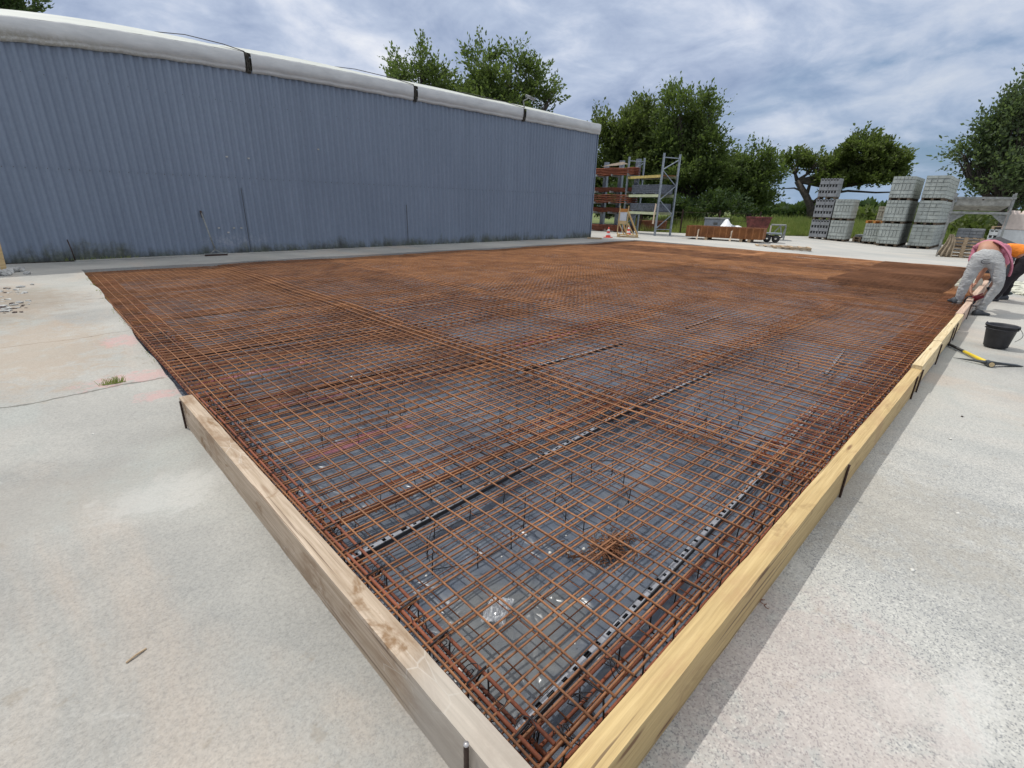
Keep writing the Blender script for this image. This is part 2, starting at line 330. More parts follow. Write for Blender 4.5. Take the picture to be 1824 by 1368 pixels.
def f_band(t, b, O, P, rn, m):
    n = t.noise(t.scalev(P, (.8, 1, 3)), 2.5, 6, .65); n2 = t.noise(P, 16, 4, .7)
    c = t.ramp(n, [(.3, (.46, .47, .47)), (.7, (.60, .61, .60))]); c = t.mix(t.mapr(n2, .60, .8, 0, .45), c, (.62, .62, .56))
    s = t.sep(P); c = t.mix(t.math('MULTIPLY', t.mapr(s[2], 3.80, 4.05, 1, 0), t.mapr(n2, .35, .6, .15, .6)), c, (.24, .22, .15))
    t.put(b.inputs['Base Color'], c); b.inputs['Roughness'].default_value = .5
M['band'] = mat('eave_membrane', f_band)
M['dirt_dark'] = simple('dirty_bracket', (.05, .045, .035), .8, 0, .6, 20)
M['galv'] = simple('galvanised_steel', (.30, .34, .38), .45, .55, .2, 8)
M['galv_dull'] = simple('dull_steel', (.26, .27, .26), .6, .2, .3, 8)
M['concrete_block'] = simple('concrete_block', (.40, .43, .40), .9, 0, .18, 3, .3)
M['concrete_dark'] = simple('hollow_block_concrete', (.27, .28, .29), .9, 0, .18, 3, .3)
M['concrete_tan'] = simple('tan_block_concrete', (.40, .39, .32), .9, 0, .15, 3, .3)
M['void_shade'] = simple('recess_shade', (.09, .09, .085), .95)  # dark colour stands for shade in block gaps and openings
M['beam_yellow'] = simple('yellow_rack_beam', (.55, .43, .14), .6)
M['beam_green'] = simple('pale_green_rack_beam', (.50, .55, .36), .6)
M['steel_sheet'] = simple('grey_mesh_pack', (.17, .19, .23), .55, .3, .5, 20)
M['tank'] = simple('grey_plastic', (.20, .22, .25), .6)
M['skip'] = simple('worn_red_paint', (.19, .055, .045), .6, 0, .5, 5)
M['skip_g'] = simple('dirty_green_steel', (.09, .10, .075), .7, 0, .4, 5)
M['white_sheet'] = simple('white_plastic_sheet', (.78, .79, .80), .4, 0, .08)
M['white_board'] = simple('white_board', (.60, .62, .66), .5, 0, .08)
M['strap'] = simple('pale_strap', (.62, .50, .38), .8)
M['rag'] = simple('tan_cloth', (.42, .34, .24), .9, 0, .35, 9)
M['cone_red'] = simple('cone_red', (.70, .07, .04), .5, 0, .08)
M['saw_red'] = simple('dark_red_plastic', (.22, .02, .03), .5, 0, .15)
M['cone_white'] = simple('cone_white', (.80, .78, .76), .5, 0, .05)
M['bucket'] = simple('black_rubber', (.030, .031, .038), .55, 0, .3, 14)
M['handle_y'] = simple('yellow_fibreglass', (.75, .55, .03), .4, 0, .06)
M['handle_k'] = simple('black_grip', (.02, .02, .02), .6)
M['steel_dark'] = simple('forged_steel', (.06, .068, .075), .45, .4, .3, 12)
M['wood_end'] = simple('handle_end_wood', (.58, .44, .24), .6)
M['spacer_top'] = simple('spacer_grey', (.27, .28, .31), .45, 0, .2, 25)
M['spacer_side'] = simple('spacer_black', (.035, .036, .04), .5)
M['stake'] = simple('brown_stake', (.045, .022, .016), .5, .3, .4, 30)
M['stake_tip'] = simple('worn_steel_tip', (.5, .48, .47), .35, .6)
M['stone_w'] = simple('white_pebble', (.66, .65, .60), .8)
M['rubble'] = simple('broken_concrete', (.46, .46, .44), .9, 0, .3, 8, .4)
M['cream'] = simple('cream_rubble', (.60, .60, .50), .9, 0, .25, 6, .4)
M['lego_w'] = simple('white_concrete', (.58, .60, .60), .9, 0, .12, 3)
M['lego_p'] = simple('pink_stained_concrete', (.60, .52, .47), .9, 0, .22, 2)
M['bark'] = simple('bark', (.075, .062, .05), .9, 0, .4, 5)
M['cable'] = simple('dark_rope', (.05, .045, .05), .8)
def f_clear(t, b, O, P, rn, m):
    b.inputs['Base Color'].default_value = (.9, .92, .95, 1); b.inputs['Roughness'].default_value = .15; b.inputs['Alpha'].default_value = .45
M['clear'] = mat('clear_film', f_clear)
def f_leaf(c1, c2, tr=.35):
    def fn(t, b, O, P, rn, m):
        n = t.noise(P, .9, 4, .6); oi = t.noise(P, 14, 2)
        c = t.ramp(t.math('ADD', t.math('MULTIPLY', n, .6), t.math('MULTIPLY', oi, .4)), [(.36, c1), (.64, c2)])  # noise tone paints sunlit highlights and shaded green into the leaf colour
        t.put(b.inputs['Base Color'], c); b.inputs['Roughness'].default_value = .55; b.inputs['Specular IOR Level'].default_value = .3
        tl = t.new('ShaderNodeBsdfTranslucent'); t.put(tl.inputs[0], t.mix(.5, c, (.20, .30, .05)))
        mx = t.new('ShaderNodeMixShader'); mx.inputs[0].default_value = tr
        t.link(b.outputs[0], mx.inputs[1]); t.link(tl.outputs[0], mx.inputs[2]); t.link(mx.outputs[0], t.n['Material Output'].inputs[0])
    return fn
M['leaf'] = mat('leaf_green', f_leaf((.035, .06, .018), (.145, .195, .055), .42))
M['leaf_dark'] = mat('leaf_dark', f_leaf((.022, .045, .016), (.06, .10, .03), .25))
M['leaf_olive'] = mat('leaf_olive', f_leaf((.045, .07, .018), (.145, .175, .05), .4))
M['leaf_grey'] = mat('leaf_grey_green', f_leaf((.05, .08, .04), (.15, .19, .10), .45))
M['grass'] = mat('tall_grass', f_leaf((.12, .20, .035), (.38, .38, .13), .4))
def f_field(t, b, O, P, rn, m):
    n = t.noise(P, .12, 6, .7); n2 = t.noise(P, 2.5, 5, .7)
    c = t.ramp(n, [(.38, (.07, .11, .025)), (.55, (.15, .18, .045)), (.7, (.28, .25, .085))]); c = t.mix(.5, c, t.ramp(n2, [(.3, (.5, .5, .5)), (.7, (1.3, 1.3, 1.2))]), 'MULTIPLY')
    t.put(b.inputs['Base Color'], c); b.inputs['Roughness'].default_value = .95
M['field'] = mat('meadow', f_field)

# ================================================================== SETTING
SX, SY = 18.0, 11.25          # slab pit
def axis(vals):
    out = []
    for a, b_, st in vals:
        n = max(1, int(round((b_-a)/st))); out += [a+(b_-a)*i/n for i in range(n)]
    return out + [vals[-1][1]]
xs = np.array(axis([(-400, -12, 60), (-12, -3, 3), (-3, 0, .25), (0, SX, .3), (SX, 24, 1), (24, 60, 6), (60, 1200, 120)]))
ys = np.array(axis([(-900, -12, 100), (-12, -3, 3), (-3, 0, .25), (0, SY, .25), (SY, 16, .5), (16, 40, 4), (40, 1200, 120)]))
def ragged(x, y):            # broken concrete edge on the left of the pit
    if abs(x) < 1e-6 and y > 3.3: return .022 + .012*math.sin(7.3*y)*math.sin(2.1*y+1) + .010*math.sin(3.1*y)
    if abs(y-SY) < 1e-6 and 0 < x < SX: return .02*math.sin(5*x)+.012*math.sin(17*x)
    return 0
mb = MB(); idx = {}; V = []
for i, x in enumerate(xs):
    for j, y in enumerate(ys):
        r_ = ragged(x, y); hx = x + (r_ if abs(x) < 1e-6 else 0); hy = y + (r_ if abs(y-SY) < 1e-6 else 0)
        nz = .006*math.sin(1.7*x+.6)*math.sin(1.3*y) if -12 < x < 24 and -12 < y < 16 else 0
        idx[i, j] = len(V); V.append((hx, hy, gz(y)+nz))
Fc = []
inside = lambda i, j: xs[i] >= -1e-6 and xs[i+1] <= SX+1e-6 and ys[j] >= -1e-6 and ys[j+1] <= SY+1e-6
for i in range(len(xs)-1):
    for j in range(len(ys)-1):
        if not inside(i, j): Fc.append((idx[i, j], idx[i+1, j], idx[i+1, j+1], idx[i, j+1]))
# pit walls
ix = [i for i in range(len(xs)) if -1e-6 <= xs[i] <= SX+1e-6]; iy = [j for j in range(len(ys)) if -1e-6 <= ys[j] <= SY+1e-6]
def wallstrip(keys):
    low = []
    for k in keys: v = V[k]; low.append(len(V)); V.append((v[0], v[1], -.30))
    for a in range(len(keys)-1): Fc.append((keys[a], keys[a+1], low[a+1], low[a]))
wallstrip([idx[ix[0], j] for j in iy]); wallstrip([idx[ix[-1], j] for j in iy][::-1]); wallstrip([idx[i, iy[0]] for i in ix][::-1]); wallstrip([idx[i, iy[-1]] for i in ix])
mb.add(V, Fc); mb.build('ground', M['ground'], kind='structure')
# meadow sheet beyond the yard
edge = [(16, 60), (22, 26), (24.6, 17), (26.0, 13.2), (27.2, 11.2), (30.6, 8.9), (33.2, 6.6), (35.5, 2), (39, -8), (60, -60)]
mb = MB(); m_ = len(edge); K = 26
ev = []
for (x, y) in edge:
    for k in range(K):
        s_ = (k/(K-1))**2.6; X = x + (1300-x)*s_; Y = y + (y*14 if abs(y) > 20 else y*26)*s_*.8
        ev.append((X, Y, gz(min(y, 20)) + .012 + (.05*math.sin(X*.8)*math.sin(Y*.7) if k > 0 and s_ < .1 else 0) + (.4*min(1, s_*12))))
mb.add(ev, [(i*K+k, i*K+k+1, (i+1)*K+k+1, (i+1)*K+k) for i in range(m_-1) for k in range(K-1)])
mb.build('meadow', M['field'], kind='structure', smooth=True)

# ================================================================== SLAB BUILD-UP
def wav(x, y):              # slow sag of the mesh
    return .014*np.sin(1.9*x+.7*y)*np.sin(1.3*y-.5*x+1) + .005*np.sin(4.1*x)*np.sin(3.3*y+.5)
# membrane
nx, ny = 150, 110
X, Y = np.meshgrid(np.linspace(-.04, SX+.1, nx)**1., np.linspace(-.04, SY+.1, ny), indexing='ij')
X = -.04 + (SX+.14)*(np.linspace(0, 1, nx)[:, None]**1.5)*np.ones_like(X); Y = -.04 + (SY+.14)*(np.linspace(0, 1, ny)[None, :]**1.5)*np.ones_like(Y)
Z = -.212 + .010*np.sin(5*X+2*np.sin(3*Y))*np.sin(4.3*Y) + .006*np.sin(13*X+3*Y)*np.sin(11*Y-2*X) 
MB().grid(X, Y, Z).build('plastic_membrane', M['film'], smooth=True, label='dark blue grey plastic sheet laid under all the rusty mesh', cat='plastic sheet')
# rebar mesh panels
def panel(x0, x1, y0, y1, z, name='rebar_mesh_panel', m=None, pitch=.1, ypitch=None, r=.0038, twin=0., long_top=True, skew=0., zf=1., sides=5, jit=.002):
    mb = MB(); ang = skew; cx, cy = (x0+x1)/2, (y0+y1)/2
    def W(px, py, dz):
        qx = cx + (px-cx)*math.cos(ang) - (py-cy)*math.sin(ang); qy = cy + (px-cx)*math.sin(ang) + (py-cy)*math.cos(ang)
        return np.stack([qx - x0, qy - y0, dz + zf*wav(qx, qy)], -1)
    for k in range(int(round((x1-x0)/pitch))+1):
        x = x0 + k*pitch + rnd.uniform(-jit, jit); py = np.linspace(y0-.02, y1+.02, max(4, int((y1-y0)/.35)))
        mb.tube(W(np.full_like(py, x) + rng.normal(0, .0018, len(py)), py, 0 + rng.normal(0, .0008, len(py))), r, sides)
    ypitch = ypitch or pitch
    for k in range(int(round((y1-y0)/ypitch))+1):
        y = y0 + k*ypitch + rnd.uniform(-jit, jit); px = np.linspace(x0-.02, x1+.02, max(4, int((x1-x0)/.35)))
        for q in ((-twin/2, twin/2) if twin else (0,)):
            mb.tube(W(px, np.full_like(px, y+q) + rng.normal(0, .0018, len(px)), -.0085 + rng.normal(0, .0008, len(px))), r, sides)
    o = mb.build(name, m or M['rust'], smooth=True); o.location = (x0, y0, z); return o
ORD = ['first', 'second', 'third', 'fourth', 'fifth', 'sixth', 'seventh', 'eighth', 'ninth']
colx = [(.03, 2.43)] + [(2.2+2.25*i, min(4.6+2.25*i, 17.95)) for i in range(7)]
for i, (a, b_) in enumerate(colx):
    for j, (c, d_) in enumerate([(.04, 5.84), (5.55, 11.2)]):
        tw = .024 if i == 0 and j == 0 else 0.
        o = panel(a, b_, c, d_, -.045 + .009*(i % 2) + .004*j, r=.0043, twin=tw, ypitch=.1 if (i < 2 and j == 0) else .08, skew=rnd.uniform(-.0025, .0025), sides=6 if i < 2 and j == 0 else 4)
        tag(o, f'top rusty mesh panel, {ORD[i]} from the left board, in the {"board" if j == 0 else "shed"} side row', 'rebar mesh', 'top layer of welded rebar mesh panels')
botx = [(.06, 2.46), (2.0, 4.4), (3.95, 6.35), (5.9, 8.3), (7.85, 10.25), (9.8, 12.2), (11.75, 14.15), (13.7, 16.1), (15.5, 17.9)]
for i, (a, b_) in enumerate(botx):
    for j, (c, d_) in enumerate([(.07, 4.57), (4.3, 8.8), (8.5, 11.15)]):
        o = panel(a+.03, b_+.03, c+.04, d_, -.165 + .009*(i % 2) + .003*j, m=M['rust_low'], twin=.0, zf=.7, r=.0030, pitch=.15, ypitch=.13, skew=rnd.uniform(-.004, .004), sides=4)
        row = ['board side', 'middle', 'shed side'][j]
        tag(o, f'lower rusty panel near the plastic, {ORD[i]} from the left board, {row}', 'rebar mesh', 'lower layer of rebar mesh panels under the top mesh')
# pile of spare panels lying on top at the far right
for k in range(5):
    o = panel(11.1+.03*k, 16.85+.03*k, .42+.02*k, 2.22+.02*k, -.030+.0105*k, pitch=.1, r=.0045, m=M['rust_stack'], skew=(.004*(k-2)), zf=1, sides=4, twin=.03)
    tag(o, f'dark mesh panel in the flat pile on the far right mesh, {["lowest", "second lowest", "in its middle", "second from the top", "topmost"][k]}', 'rebar mesh', 'flat pile of spare mesh panels on the slab')
    o.location.z += 0

# rebar cages (long bars with wire stirrups)
def cage(p0, L, along, wd, hh, rbar, label, z=-.168, step=.2, wire_m='wire', n=None):
    rz = 0 if along == 'x' else math.pi/2
    t = empty('rebar_cage', (p0[0], p0[1], z), rz, label=label, cat='rebar cage', group='rebar cages laid between the mesh layers')
    for (yy, zc) in ((0, 0), (wd, 0), (0, hh), (wd, hh)):
        q = np.linspace(0, L, max(5, int(L/.5)))
        pts = [(x, yy + rnd.uniform(-.004, .004), zc + rnd.uniform(-.003, .003)) for x in q]
        MB().tube(pts, rbar, 7).build('long_bar', M['rust_red'], t, smooth=True)
    def loop():
        mb = MB(); e = rbar+.004
        c = [(0, -e, hh+e), (0, -e, -e), (.004, wd+e, -e), (.008, wd+e, hh+e), (.012, -e, hh+e+.004), (.03, wd*.25, hh*.45)]
        mb.tube(c, .0036, 5); return mb
    first = None; k = .08
    while k < L:
        if first is None: first = loop().build('stirrup', M['wire'] if wire_m == 'wire' else M['rust_red'], t, smooth=True); s = first
        else: s = first.copy(); col.objects.link(s); s.parent = t
        s.location = (k, 0, 0); s.rotation_euler = (rnd.uniform(-.05, .05), rnd.uniform(-.12, .12), 0); k += step*rnd.uniform(.9, 1.1)
    return t
cage((.04, .055), 5.9, 'x', .075, .10, .0062, 'rebar cage tight against the inside of the yellow board, nearest the corner')
cage((6.0, .06), 6, 'x', .10, .10, .006, 'rebar cage inside the pale right hand boards near the workers', step=.25)
cage((12.1, .06), 5.8, 'x', .10, .10, .006, 'rebar cage along the right edge beyond the workers', step=.35)
cage((.10, .06), 3.4, 'y', .055, .07, .0065, 'rebar cage along the inside of the weathered left board', z=-.12)
cage((.26, 3.3), 5.9, 'y', .20, .10, .006, 'dark rebar cage along the broken concrete edge left of the mesh')
cage((.12, 1.38), 5.8, 'x', .14, .09, .0055, 'rebar cage running across the mesh between the two dark spacer strips')
cage((6.0, 1.45), 6, 'x', .14, .09, .0055, 'rebar cage crossing the right middle of the slab', step=.3)
cage((2.52, .3), 5.6, 'y', .14, .09, .0055, 'rebar cage parallel to the left board under the first panel overlap')
cage((2.45, 6.0), 5.1, 'y', .14, .09, .0055, 'rebar cage under the first panel overlap near the shed', step=.3)
cage((.15, 2.98), 5.6, 'x', .14, .10, .006, 'rebar cage crossing from the end of the left board, second across the mesh')
cage((.3, 4.35), 5.4, 'x', .14, .10, .006, 'rebar cage starting at the concrete edge near the grass tuft')
for i, (x, y) in enumerate(((.3, 5.45), (.3, 8.5), (6.2, 5.5), (12., 5.5), (6.2, 8.5), (12., 8.5))):
    cage((x, y), 5.6, 'x', .16, .09, .006, f'rebar cage running toward the racks, {"middle" if y < 7 else "shed side"} line, {["left", "centre", "right"][min(2, int(x//6))]} length', step=.4)
cage((9.3, .3), 5.2, 'y', .14, .09, .006, 'rebar cage crossing the slab beneath the far mesh, board side', step=.4)
cage((9.3, 5.8), 5.2, 'y', .14, .09, .006, 'rebar cage crossing the slab beneath the far mesh, shed side', step=.4)

for y_, nm in ((1.34, 'nearest the corner'), (2.93, 'second from the corner'), (4.62, 'third from the corner'), (6.42, 'fourth from the corner'), (8.6, 'nearest the shed')):
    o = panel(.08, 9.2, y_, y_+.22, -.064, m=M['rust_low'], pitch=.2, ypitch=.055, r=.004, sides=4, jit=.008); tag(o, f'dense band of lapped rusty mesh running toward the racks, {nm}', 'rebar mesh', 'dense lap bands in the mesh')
for k, (a_, b_, c_, d_, al, lb) in enumerate(((.04, .36, 3.35, 11.15, 1, 'narrow dense strip of rusty mesh along the broken concrete edge at left'), (2.2, 9.4, .045, .36, 0, 'narrow dense strip of rusty mesh inside the right hand boards'), (9.2, 17.9, .045, .40, 0, 'narrow dense strip of rusty mesh along the far right edge'), (.05, 9, 10.9, 11.2, 0, 'narrow dense mesh strip along the shed, left half'), (9, 17.9, 10.9, 11.2, 0, 'narrow dense mesh strip along the shed, right half'), (17.5, 17.93, .4, 11.1, 1, 'narrow dense mesh strip along the far end of the slab'))):
    o = panel(a_, b_, c_, d_, -.09, m=M['rust_red'], pitch=.075, ypitch=.075, r=.0045, sides=4, jit=.012, zf=.5); tag(o, lb, 'rebar mesh', 'edge strips of dense mesh')
# perforated spacer strips
def spacer(p, q, label, z=-.115, wd=.022, hh=.020):
    p, q = Vector((*p, 0)), Vector((*q, 0)); dv = q-p; L = dv.length
    t = empty('mesh_spacer', (p.x, p.y, z), math.atan2(dv.y, dv.x), label=label, cat='spacer strip', group='perforated spacer strips carrying the top mesh')
    top, side = MB(), MB(); x = 0
    while x < L:
        a = rnd.uniform(.016, .05); top.bb(x, x+a, -wd/2, wd/2, 0, .003); x += a
        h = rnd.choice((.018, .022, .03)); top.bb(x, x+h, -wd/2, -wd/2+.005, 0, .003)
        if rnd.random() < .5: top.bb(x, x+h, wd/2-.005, wd/2, 0, .003)
        x += h
    side.bb(0, L, -wd/2-.004, -wd/2-.001, -hh, .002); side.bb(0, L, wd/2+.001, wd/2+.004, -hh, .0005); side.bb(0, L, -wd/2, wd/2, -hh-.003, -hh)
    top.build('perforated_top', M['spacer_top'], t); side.build('side_rails', M['spacer_side'], t)
spacer((.08, .185), (1.98, .255), 'grey perforated spacer strip nearest the corner, beside the yellow board')
spacer((2.03, .255), (3.5, .36), 'second perforated spacer strip along the yellow board')
spacer((.05, 1.17), (1.95, 1.265), 'perforated spacer strip that starts at the middle of the weathered left board')
spacer((2.05, 1.29), (3.7, 1.29), 'perforated spacer strip in the middle of the near mesh')
spacer((.12, 3.25), (2.1, 3.15), 'dark spacer strip reaching from the far end of the left board')
spacer((.15, 4.78), (2.1, 4.70), 'dark spacer strip starting at the broken concrete edge opposite the pink marks')
spacer((.10, 6.72), (2.1, 6.55), 'dark spacer strip far left, between the pink marks and the shed')
spacer((2.4, 2.46), (3.9, 2.40), 'spacer strip just beyond the first panel overlap')
spacer((5.2, 2.3), (6.4, 2.36), 'spacer strip in the right centre of the mesh')
spacer((4.5, .55), (5.6, .66), 'spacer strip inside the joint of the right hand boards')
# bent wire chairs
def chair_ring(c, a, b_, n, label, rot=0., h=.075, z=-.155):
    t = empty('wire_chair', (c[0], c[1], z), rot, label=label, cat='wire support', group='dark bent wire supports between the mesh layers')
    ring = [(a*math.cos(2*math.pi*k/n)*(1 + .12*math.sin(3*k)), b_*math.sin(2*math.pi*k/n)*(1+.12*math.cos(2*k)), 0) for k in range(n)]
    MB().tube(ring + [ring[0]], .002, 5).build('wire_ring', M['wire'], t, smooth=True)
    MB().tube([(x*.96, y*.96, h) for x, y, z_ in ring[:int(n*.75)]], .002, 5).build('wire_ring', M['wire'], t, smooth=True)
    s0 = None
    for x, y, z_ in ring:
        if s0 is None: s = s0 = MB().tube([(0, 0, -.03), (0, 0, h+.012)], .0026, 5).build('wire_post', M['wire'], t, smooth=True)
        else: s = s0.copy(); col.objects.link(s); s.parent = t
        s.location = (x, y, 0); s.rotation_euler = (rnd.uniform(-.06, .06), rnd.uniform(-.06, .06), 0)
chair_ring((.62, .97), .30, .15, 9, 'wire support left of the rust clippings pile')
chair_ring((1.28, .80), .30, .17, 9, 'wire support just beyond the rust clippings pile', .3)
chair_ring((1.75, 1.75), .30, .15, 9, 'wire support between the cage and the first overlap', .2)
chair_ring((.8, 2.4), .34, .16, 9, 'wire support over the red painted line nearer the corner', .1)
chair_ring((.75, 3.9), .34, .16, 9, 'wire support beyond the end of the weathered board', -.1)
chair_ring((2.9, .85), .32, .16, 9, 'wire support right of the first overlap', .3)
chair_ring((3.3, 1.9), .32, .16, 9, 'wire support beyond the middle spacer strip', .5)
chair_ring((1.5, 4.3), .34, .16, 9, 'wire support left of the first overlap, opposite the pink marks', 0)
chair_ring((4.7, 1.0), .32, .16, 9, 'wire support level with the joint of the right hand boards', .3)
# tie wires knotted at the left board
for k, (x, y) in enumerate(((.07, .38), (.07, .245), (.075, .14), (.07, .64), (.075, .52), (.15, .055), (.27, .10), (.42, .09), (.08, .95), (.07, 1.3))):
    mb = MB(); a0 = rnd.uniform(0, 6); pts = []
    for s_ in range(26):
        a = a0 + s_*.62; rr = .010 + .0016*s_*(.4+.6*rnd.random()); pts.append((rr*math.cos(a)*.8, rr*math.sin(a), .035*math.sin(s_*.5) + .01*rnd.random()))
    mb.tube(pts, .0017, 5); o = mb.build('tie_wire', M['wire'], smooth=True); o.location = (x, y, -.065)
    tag(o, 'small tangle of dark tie wire knotted round the edge bar beside the boards', 'tie wire', 'tie wire knots on the edge bars')
# offcut pile (nobody could count the clippings) and pebbles
mb = MB()
for k in range(210):
    r_ = abs(rnd.gauss(0, .085)); a = rnd.uniform(0, 6.28); cx, cy = 1.03 + r_*math.cos(a)*1.1, .515 + r_*math.sin(a)*.75
    if k % 14 == 0: cx, cy = .87+rnd.gauss(0, .04), .6+rnd.gauss(0, .04)
    L = rnd.uniform(.02, .075); th = rnd.uniform(0, 3.14); el = rnd.uniform(-.5, .5); z = -.196 + max(0, .045-.35*r_)*rnd.random()
    dx, dy, dz = L/2*math.cos(th), L/2*math.sin(th), L/2*math.sin(el)*.5
    mb.tube([(cx-dx, cy-dy, z-dz), (cx+rnd.uniform(-.008, .008), cy+rnd.uniform(-.008, .008), z+rnd.uniform(0, .006)), (cx+dx, cy+dy, z+dz)], rnd.uniform(.0015, .0035), 5)
mb.build('wire_clippings', M['rust_stack'], kind='stuff', label='heap of rusty wire clippings on the plastic under the mesh', cat='clippings', smooth=True)
for k, (x, y, s_) in enumerate(((.935, .60, .013), (.80, .69, .009), (1.0, .56, .008), (.86, .63, .011), (.74, .36, .006), (1.1, .64, .008), (.96, .31, .005), (.17, .26, .006), (.44, .37, .005), (.62, .82, .006), (.5, .3, .004), (1.25, .33, .005), (1.3, .72, .006), (.3, .95, .006), (.95, .72, .005))):
    o = MB().blob((0, 0, 0), (s_, s_*.8, s_*.7), k, 1).build('pebble', M['stone_w'], smooth=True); o.location = (x, y, -.196)
    tag(o, 'small white pebble lying on the dark plastic under the mesh', 'pebble', 'white pebbles on the plastic')
# crumpled clear wrapper
X, Y = np.meshgrid(np.linspace(-.07, .07, 22), np.linspace(-.045, .045, 16), indexing='ij')
Z = .016 + .014*np.sin(60*X+20*Y)*np.cos(50*Y) + .006*rng.standard_normal(X.shape) + .012*np.cos(X*22)
o = MB().grid(X, Y, Z).build('clear_wrapper', M['clear']); o.location = (.395, .60, -.203); o.rotation_euler[2] = .5
tag(o, 'crumpled clear plastic wrapper on the sheet below the mesh near the corner', 'wrapper')

# ================================================================== FORMWORK BOARDS
def board(x0, x1, y0, y1, z0, z1, m, along='x', **kw):
    L, wd, hh = (x1-x0, y1-y0, z1-z0) if along == 'x' else (y1-y0, x1-x0, z1-z0)
    bm = bmesh.new(); n = int(L/.07)
    rings = []
    per = [(-1, -1), (-.35, -1), (.35, -1), (1, -1), (1, -.4), (1, .4), (1, 1), (.35, 1), (-.35, 1), (-1, 1), (-1, .4), (-1, -.4)]
    for i in range(n+1):
        x = -L/2 + L*i/n; rg = []
        for k, (a, b_) in enumerate(per):
            e = (abs(a) == 1 and abs(b_) == 1)
            j = (.0007 if e else .0004)
            if e and rnd.random() < .02: j = .003
            rg.append(bm.verts.new((x + (rnd.uniform(-.002, .002) if i in (0, n) else 0), a*wd/2*(1) + rnd.uniform(-j, j) - (a*.003 if e else 0), b_*hh/2 + rnd.uniform(-j, j) - (b_*.003 if e else 0))))
        rings.append(rg)
    for i in range(n):
        for k in range(12): bm.faces.new((rings[i][k], rings[i+1][k], rings[i+1][(k+1) % 12], rings[i][(k+1) % 12]))
    bm.faces.new(rings[0]); bm.faces.new(rings[-1][::-1]); bmesh.ops.recalc_face_normals(bm, faces=bm.faces)
    me = bpy.data.meshes.new('timber_board'); bm.to_mesh(me); bm.free(); me.materials.append(m); me.shade_smooth()
    o = bpy.data.objects.new('timber_board', me); col.objects.link(o)
    md = o.modifiers.new('edge', 'EDGE_SPLIT'); md.split_angle = R(35)
    o.location = ((x0+x1)/2, (y0+y1)/2, (z0+z1)/2); o.rotation_euler[2] = 0 if along == 'x' else math.pi/2
    return tag(o, cat='timber board', group='timber formwork boards round the slab', **kw)
board(-.086, -.003, -.14, 3.33, -.205, 0, M['wood_grey'], 'y', label='weathered grey brown timber board standing on edge left of the near mesh')
board(.004, 4.93, -.088, -.004, -.203, -.002, M['wood_yellow'], label='yellow stained timber board on edge, nearest on the right')
board(4.90, 6.20, -.083, -.003, -.175, .034, M['wood_pale'], label='pale timber board just beyond the yellow one, stepped up at the joint')
board(6.22, 8.42, -.078, .002, -.175, .034, M['wood_pale'], label='pale timber board ending beside the left foot of the worker in light trousers')
board(8.46, 9.9, -.06, .02, -.18, .03, M['wood_pink'], label='pinkish timber board between the feet of the worker in light trousers')
board(9.95, 13.6, -.05, .03, -.18, .05, M['wood_pink'], label='timber board under the arms of the workers, beyond the pinkish one')
def stake(x, y, top, bot=-.3, label='', r=.0065, lean=(0, 0)):
    t = empty('steel_stake', (x, y, bot), label=label, cat='stake', group='steel stakes holding the boards'); H_ = top-bot
    mb = MB(); pts = [(lean[0]*k, lean[1]*k, H_*k) for k in np.linspace(0, 1, 24)]
    mb.tube(pts, [r*(1+.10*(i % 2)) for i in range(24)], 8); mb.build('shaft', M['stake'], t, smooth=True)
    MB().lathe([(r*1.02, 0), (r*1.15, .002), (r*1.1, .006), (.0001, .0075)], 10, (lean[0], lean[1], H_-.003)).build('tip', M['stake_tip'] if r > .0066 else M['stake'], t, smooth=True)
stake(-.095, 3.24, -.004, label='dark steel stake at the far end of the weathered board', r=.0065)
stake(-.098, .185, .020, label='steel stake with a worn shiny tip against the near end of the weathered board', r=.0068)
stake(2.36, -.096, .004, label='dark steel stake midway along the yellow board', r=.0062)
stake(4.60, -.094, .004, label='dark steel stake on the yellow board just before the joint', r=.0062)
stake(4.86, -.096, .01, label='dark steel stake exactly at the joint of the yellow and pale boards', r=.0062)
stake(6.1, -.090, .02, label='dark steel stake on the pale board, first beyond the joint', r=.006)
stake(7.25, -.086, .02, label='dark steel stake on the pale board near the pickaxe handle', r=.006)
stake(7.65, -.086, .02, label='second of two close stakes on the pale board', r=.006)
stake(8.5, -.07, .03, label='dark steel stake where the pale board meets the pinkish board', r=.006)
stake(9.6, -.068, .03, label='dark steel stake between the workers feet', r=.006)

# ================================================================== SHED
shed = empty('metal_shed', (0, 0, 0), label='long shed of blue grey corrugated sheet with a white membrane roof', cat='shed')
def ez(x): return -.27*math.exp(-(max(x, -3)+.1)/2.6) if x > -.1 else -.27 + .03*(x+.1)
WY, WX0, WX1, ZT_ = 12.90, -9.3, 17.05, 4.05
def corr(x0, x1, z0, z1, y, flip=1):
    pit = .155; n = int((x1-x0)/pit*10); x = np.linspace(x0, x1, n+1); ph = 2*np.pi*x/pit
    prof = .017*np.tanh(2.2*np.sin(ph)); zz_ = np.linspace(z0, z1, 5)
    X, Z = np.meshgrid(x, zz_, indexing='ij'); Y = y - prof[:, None] + .004*np.sin(1.1*X+2*Z)
    return X, Y, Z
X, Y, Z = corr(WX0, WX1, .015, 1.80, WY); MB().grid(X, Y, Z).build('lower_cladding', M['wall'], shed, smooth=True)
X, Y, Z = corr(WX0, WX1, 1.74, ZT_+.0, WY-.003); Z = Z + np.array([ez(x) for x in X[:, 0]])[:, None]*(Z-1.74)/2.3; MB().grid(X, Y, Z).build('upper_cladding', M['wall'], shed, smooth=True)
mb = MB().bb(WX1-.02, WX1+.02, WY-.03, WY+.05, .0, ZT_+.05); mb.build('corner_trim', M['wall'], shed)
